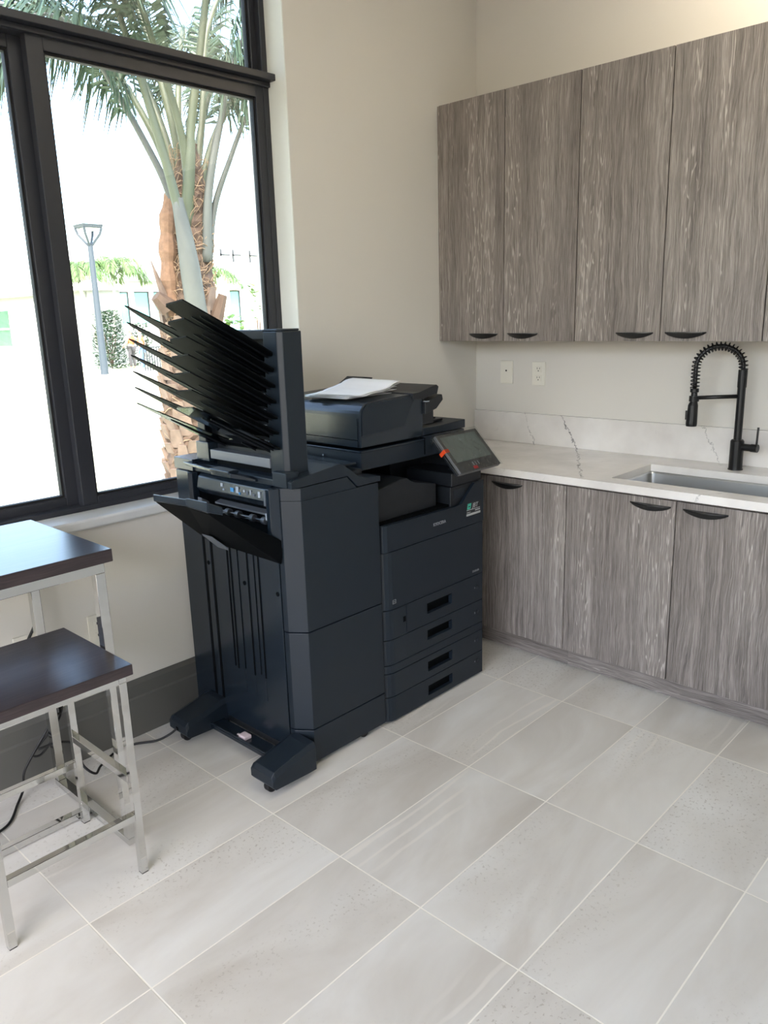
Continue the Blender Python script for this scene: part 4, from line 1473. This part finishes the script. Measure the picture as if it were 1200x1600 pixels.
# tangled fibres
bm = bmesh.new()
for k in range(760):
    z = rng.uniform(0.2, 2.9) if k % 3 == 0 else rng.uniform(1.2, 2.9)
    c, r = tr_c(z)
    a = rng.uniform(0, 2 * math.pi)
    pts = []
    da = rng.uniform(-1.1, 1.1)
    dz = rng.uniform(-0.22, 0.16)
    for i in range(5):
        t = i / 4
        aa = a + da * t
        zz = z + dz * t + 0.03 * math.sin(t * 5)
        rr_ = r + 0.006 + 0.03 * math.sin(math.pi * t) * rng.uniform(0.3, 1.2)
        c2, _ = tr_c(zz)
        pts.append(pp_(c2 + rr_ * math.cos(aa), zz, rr_ * math.sin(aa)))
    tube(bm, pts, rng.uniform(0.0018, 0.004), 3)
fb = build('fibre', bm, 'fibre', tk)
tag(fb, kind='stuff')
# fibrous column at the left of the trunk and dead stubs
build('side_stem', T(spline([pp_(-0.20, 1.55, -0.12), pp_(-0.20, 2.0, -0.14), pp_(-0.16, 2.45, -0.12), pp_(-0.10, 2.7, -0.08)], 6), [(0.075 + 0.012 * math.sin(i * 1.9)) * (1 if i < 11 else max(0.12, 1 - (i - 10) * 0.105)) for i in range(19)], 12), 'bark_fibrous', tk)
build('petiole_base', T(spline([pp_(0.02, 1.35, -0.25), pp_(-0.01, 1.75, -0.28), pp_(-0.04, 2.15, -0.30), pp_(-0.08, 2.50, -0.32)], 6), [0.105 - 0.0012 * i - (0.0035 * max(0, i - 9)) for i in range(19)], 12, flat=0.62), 'petiole_grey', tk, smooth=True)
build('dead_stub', T([pp_(-0.22, 1.55, -0.15), pp_(-0.27, 1.75, -0.2), pp_(-0.345, 2.02, -0.24)], [0.05, 0.035, 0.004], 7, flat=0.5), 'bark_boot', tk)
build('dead_stub', T([pp_(-0.24, 1.62, -0.2), pp_(-0.33, 1.72, -0.25)], [0.09, 0.05], 7), 'bark_brown', tk)
build('dead_stub', T([pp_(0.16, 1.5, -0.10), pp_(0.24, 1.72, -0.12)], [0.07, 0.04], 7), 'bark_brown', tk)

V3 = Vector
fr = [
    # controls (s, z, depth), stem radius
    ([(-0.02, 1.55, -0.26), (-0.04, 2.17, -0.30), (-0.08, 2.44, -0.32), (-0.17, 2.9, -0.38), (-0.32, 3.54, -0.50), (-0.50, 4.1, -0.7), (-0.75, 4.5, -1.0), (-1.1, 4.6, -1.35)], 0.066, 'petiole', 0.55),
    ([(-0.02, 2.3, -0.15), (0.05, 2.8, -0.2), (0.09, 3.11, -0.22), (0.22, 3.7, -0.3), (0.34, 4.3, -0.5), (0.45, 4.8, -0.9), (0.5, 4.9, -1.5)], 0.062, 'petiole', 0.55),
    ([(0.12, 2.0, -0.12), (0.19, 2.59, -0.16), (0.34, 3.16, -0.2), (0.47, 3.56, -0.25), (0.75, 4.0, -0.3), (1.1, 4.1, -0.4)], 0.05, 'petiole_grey', 0.5),
    ([(0.14, 2.0, -0.05), (0.22, 2.43, -0.05), (0.37, 2.8, -0.1), (0.62, 3.29, -0.2), (0.95, 3.6, -0.3), (1.35, 3.6, -0.5)], 0.038, 'petiole_grey', 0.5),
    ([(-0.08, 2.2, -0.1), (-0.15, 2.59, -0.14), (-0.30, 2.95, -0.2), (-0.57, 3.48, -0.3), (-0.72, 3.72, -0.36), (-0.95, 3.80, -0.4), (-1.15, 3.68, -0.45), (-1.22, 3.45, -0.5)], 0.042, 'petiole_grey', 0.42),
    ([(-0.06, 2.4, 0.1), (-0.12, 3.0, 0.3), (-0.35, 3.7, 0.5), (-0.7, 4.1, 0.6), (-1.15, 4.1, 0.6), (-1.5, 3.7, 0.6)], 0.045, 'petiole', 0.35),
    ([(0.05, 2.5, 0.15), (0.15, 3.1, 0.4), (0.35, 3.7, 0.7), (0.6, 4.0, 1.0), (0.9, 3.9, 1.3)], 0.045, 'petiole', 0.35),
    ([(0.0, 2.5, 0.1), (-0.02, 3.2, 0.3), (0.05, 3.9, 0.7), (0.1, 4.3, 1.3), (0.1, 4.2, 2.0)], 0.045, 'petiole', 0.3),
    ([(0.02, 2.4, -0.1), (0.0, 3.0, -0.25), (-0.15, 3.6, -0.5), (-0.3, 4.0, -1.0), (-0.4, 3.95, -1.6), (-0.5, 3.7, -2.0)], 0.045, 'petiole', 0.40),
    ([(0.08, 2.5, 0.0), (0.3, 3.1, 0.1), (0.65, 3.6, 0.1), (1.1, 3.8, 0.0), (1.5, 3.6, -0.1)], 0.04, 'petiole', 0.35),
    ([(-0.03, 2.4, 0.0), (-0.25, 3.1, 0.1), (-0.6, 3.7, 0.15), (-1.0, 4.0, 0.1), (-1.5, 3.9, 0.0), (-1.9, 3.5, 0.0)], 0.04, 'petiole', 0.35),
    ([(0.06, 2.5, 0.1), (0.2, 3.3, 0.25), (0.3, 4.0, 0.4), (0.6, 4.5, 0.6), (1.1, 4.6, 0.8), (1.6, 4.3, 0.9)], 0.04, 'petiole', 0.35),
    ([(0.0, 2.5, 0.0), (-0.1, 3.3, 0.0), (-0.3, 4.1, 0.1), (-0.7, 4.7, 0.2), (-1.3, 4.9, 0.2), (-1.8, 4.6, 0.2)], 0.04, 'petiole', 0.35),
]
for c, r, sm, stt in fr:
    frond([pp_(*q_) for q_ in c], r, 110, 0.66, 0.018, stt, 0.8, pm, 'leaf_dark', sm, rng)


def small_palm(s_name, bx_, by_, top, lean, label, rng_, n=12, scale=1.0, leaf='leaf_bright', trunk_r=0.09, z0=None):
    z0 = gz(bx_) if z0 is None else z0
    e = empty(s_name, (bx_, by_, z0), label, 'palm tree')
    tx, ty = bx_ + lean[0], by_ + lean[1]
    pts = spline([(bx_, by_, z0 - 0.05), (bx_ + lean[0] * 0.35, by_ + lean[1] * 0.35, z0 + (top - z0) * 0.4), (tx, ty, top)], 8)
    build('trunk', T(pts, [trunk_r * (1.1 - 0.35 * i / 16) for i in range(17)], 10), 'trunk_pale', e)
    for k in range(n):
        a = 2 * math.pi * (k + rng_.uniform(-0.2, 0.2)) / n
        el = rng_.uniform(0.5, 1.5)
        L1 = 2.0 * scale
        dx, dy = math.cos(a), math.sin(a)
        c = [(tx, ty, top), (tx + dx * L1 * 0.25 * math.cos(el), ty + dy * L1 * 0.25 * math.cos(el), top + L1 * 0.35 * math.sin(el) + 0.1),
             (tx + dx * L1 * 0.55, ty + dy * L1 * 0.55, top + L1 * 0.5 * math.sin(el)), (tx + dx * L1 * 0.85, ty + dy * L1 * 0.85, top + L1 * (0.5 * math.sin(el) - 0.35))]
        frond(c, 0.03 * scale, 34, 0.6 * scale, 0.035 * scale, 0.15, 0.8, e, leaf, 'petiole', rng_)
    return e


small_palm('palm_tree', -34.0, 16.0, 3.3, (-0.35, -0.6), 'slender young palm left of the street lamp', rng)
small_palm('palm_tree', -34.6, 16.9, 3.5, (-0.05, 0.45), 'slender young palm right of the street lamp', rng)
small_palm('palm_tree', -30.5, 19.9, 3.0, (0, 0.1), 'slender young palm behind the big trunk, right of it', rng, n=10, scale=0.9)


def bush(name, cx, cy_, w, d, h, n, leafm, label, ls=0.16, group=None):
    z0 = gz(cx)
    bm = bmesh.new()
    for _ in range(n):
        a = rng.uniform(0, 2 * math.pi)
        t = rng.random() ** 0.5
        zz = rng.random()
        f = math.sqrt(max(0.05, 1 - (zz * 0.85) ** 2))
        p = Vector((cx + math.cos(a) * t * w * f, cy_ + math.sin(a) * t * d * f, z0 + zz * h))
        dd = Vector((math.cos(a) + rng.uniform(-.5, .5), math.sin(a) + rng.uniform(-.5, .5), rng.uniform(-0.1, 1.2))).normalized()
        leaflet(bm, p, dd, Vector((0, 0, 1)) if abs(dd.z) < 0.9 else Vector((1, 0, 0)), ls * rng.uniform(0.7, 1.4), ls * 0.28, 0.2)
    e = empty(name, (cx, cy_, z0), label, 'shrub', group)
    build('foliage', bm, leafm, e)
    bm = bmesh.new()
    for k in range(5):
        a = k * 1.3
        tube(bm, [(cx, cy_, z0), (cx + math.cos(a) * w * 0.4, cy_ + math.sin(a) * d * 0.4, z0 + h * 0.6)], 0.02, 5)
    build('stem', bm, 'bark_brown', e)
    return e


bush('hedge_bush', -33.2, 16.0, 0.85, 0.85, 2.6, 1500, 'leaf_dark', 'tall dark green bush at the foot of the young palms', 0.2)
bush('hedge_bush', -34.2, 18.2, 0.7, 0.7, 2.0, 900, 'leaf_dark', 'dark green bush behind the two people', 0.2)
bush('ground_shrub', -52.0, 20.2 - 4.2, 1.4, 0.5, 0.85, 500, 'leaf_pale', 'low pale green shrub by the white wall, in the left pane', 0.3)
bush('ground_shrub', -56.5, 20.2 - 4.0, 1.0, 0.5, 1.7, 260, 'leaf_dark', 'spiky grey-green plant at the left edge of the left pane', 0.6)
bush('broadleaf_plant', -30.0, 20.6, 0.8, 0.8, 2.1, 130, 'leaf_bright', 'bright green broad-leaved plant right of the palm trunk', 0.55)
bush('broadleaf_plant', -27.5, 20.3, 0.35, 0.35, 3.4, 60, 'leaf_bright', 'thin bright green climbing plant near the window jamb', 0.4)

# railing beside the people
rl = empty('metal_railing', (-28.6, 15.6, gz(-28.6)), 'dark metal railing beside the person in blue jeans', 'railing')
gzr = gz(-28.6)
build('rail', B((-28.62, -28.56, 15.0, 16.6, gzr + 0.95, gzr + 1.0), (-28.62, -28.56, 15.0, 16.6, gzr + 0.1, gzr + 0.14)), 'rail_dark', rl)
for k in range(14):
    y = 15.02 + k * 0.12
    build('baluster', B(-28.61, -28.57, y, y + 0.04, gzr, gzr + 0.95), 'rail_dark', rl)


# people ------------------------------------------------------------
def person(x, y, face, label, trousers, arm_l, arm_r):
    """a standing body grown from one skinned skeleton; face = heading in radians"""
    z0 = gz(x)
    e = empty('person', (x, y, z0), label, 'person')
    fw = Vector((math.cos(face), math.sin(face), 0))
    rt = Vector((fw.y, -fw.x, 0))

    def P(r, f, z):
        return Vector((0, 0, z)) + rt * r + fw * f

    def skin(name, V, Ed, Rr, m, par, loc=None):
        me = bpy.data.meshes.new(name)
        me.from_pydata([tuple(v) for v in V], Ed, [])
        me.materials.append(MATS[m])
        o = bpy.data.objects.new(name, me)
        COL.objects.link(o)
        o.parent = par
        ROOT[o] = ROOT[e]
        md_ = o.modifiers.new('skin', 'SKIN')
        for i, r_ in enumerate(Rr):
            sv = me.skin_vertices[0].data[i]
            sv.radius = (r_, r_) if not isinstance(r_, tuple) else r_
            sv.use_root = (i == 0)
        md_.use_smooth_shade = True
        sb_ = o.modifiers.new('sub', 'SUBSURF')
        sb_.levels = 1
        sb_.render_levels = 1
        return o
    V = [P(0, 0, 0.95), P(0, 0, 1.15), P(0, 0.01, 1.38), P(0, 0.02, 1.48), P(0, 0.03, 1.56), P(0, 0.03, 1.68),
         P(-0.10, 0, 0.90), P(-0.12, 0.02, 0.50), P(-0.13, 0, 0.09), P(-0.13, 0.14, 0.04),
         P(0.10, 0, 0.90), P(0.12, 0.04, 0.50), P(0.13, 0, 0.09), P(0.13, 0.14, 0.04),
         P(-0.19, 0, 1.40), P(*arm_l[0]), P(*arm_l[1]), P(*arm_l[2]),
         P(0.19, 0, 1.40), P(*arm_r[0]), P(*arm_r[1]), P(*arm_r[2])]
    Ed = [(0, 1), (1, 2), (2, 3), (3, 4), (4, 5), (0, 6), (6, 7), (7, 8), (8, 9), (0, 10), (10, 11), (11, 12), (12, 13), (2, 14), (14, 15), (15, 16), (16, 17), (2, 18), (18, 19), (19, 20), (20, 21)]
    Rr = [0.13, 0.12, 0.14, 0.06, 0.09, 0.08, 0.09, 0.06, 0.045, 0.04, 0.09, 0.06, 0.045, 0.04, 0.06, 0.045, 0.035, 0.03, 0.06, 0.045, 0.035, 0.03]
    body = skin('body', V, Ed, Rr, 'skin', e)
    skin('vest', [V[1] + Vector((0, 0, -0.12)), V[1], V[2], V[14], V[18]], [(0, 1), (1, 2), (2, 3), (2, 4)], [0.15, 0.145, 0.165, 0.085, 0.085], 'vest_orange', e)
    skin('trousers', [V[0], V[6], V[7], V[8], V[10], V[11], V[12]], [(0, 1), (1, 2), (2, 3), (0, 4), (4, 5), (5, 6)], [0.15, 0.11, 0.08, 0.07, 0.11, 0.08, 0.07], trousers, e)
    # fingers: five short chains on each hand, small as they are
    for hi in (16, 20):
        a, b = V[hi], V[hi + 1]
        d = (b - a).normalized()
        s_ = d.cross(Vector((0, 0, 1)))
        s_ = s_.normalized() if s_.length > 0.1 else rt
        bm_ = bmesh.new()
        for k in range(5):
            of = s_ * (0.016 * (k - 2))
            l_ = (0.05, 0.075, 0.085, 0.078, 0.06)[k]
            tube(bm_, [b + of, b + of * 1.2 + d * l_ * 0.6, b + of * 1.3 + d * l_ + Vector((0, 0, -0.01))], [0.009, 0.008, 0.006], 6)
        me = bpy.data.meshes.new('hand')
        bm_.to_mesh(me)
        bm_.free()
        me.materials.append(MATS['skin'])
        o = bpy.data.objects.new('hand', me)
        COL.objects.link(o)
        o.parent = e
    # hard hat with brim, nose
    c = P(0, 0.03, 1.70)
    pts = [(0.175, -0.012), (0.175, 0.0), (0.125, 0.006), (0.122, 0.04), (0.105, 0.085), (0.06, 0.115), (0.003, 0.122)]
    bm_ = T([c + Vector((0, 0, z)) for _, z in pts], [r for r, _ in pts], 16)
    me = bpy.data.meshes.new('hard_hat')
    bm_.to_mesh(me)
    bm_.free()
    me.materials.append(MATS['hat_white'])
    o = bpy.data.objects.new('hard_hat', me)
    COL.objects.link(o)
    o.parent = e
    return e


person(-31.3, 16.02, math.radians(200), 'person in orange vest and dark trousers with one arm stretched out', 'trousers_dark',
       [(-0.24, 0.05, 1.15), (-0.22, 0.2, 1.0), (-0.2, 0.26, 0.98)], [(0.30, 0.22, 1.28), (0.36, 0.48, 1.22), (0.38, 0.56, 1.22)])
person(-29.3, 15.35, math.radians(235), 'person in orange vest and blue jeans standing beside the railing', 'jeans_blue',
       [(-0.25, 0.02, 1.14), (-0.25, 0.08, 0.92), (-0.25, 0.1, 0.84)], [(0.25, 0.02, 1.14), (0.25, 0.1, 0.92), (0.24, 0.13, 0.84)])
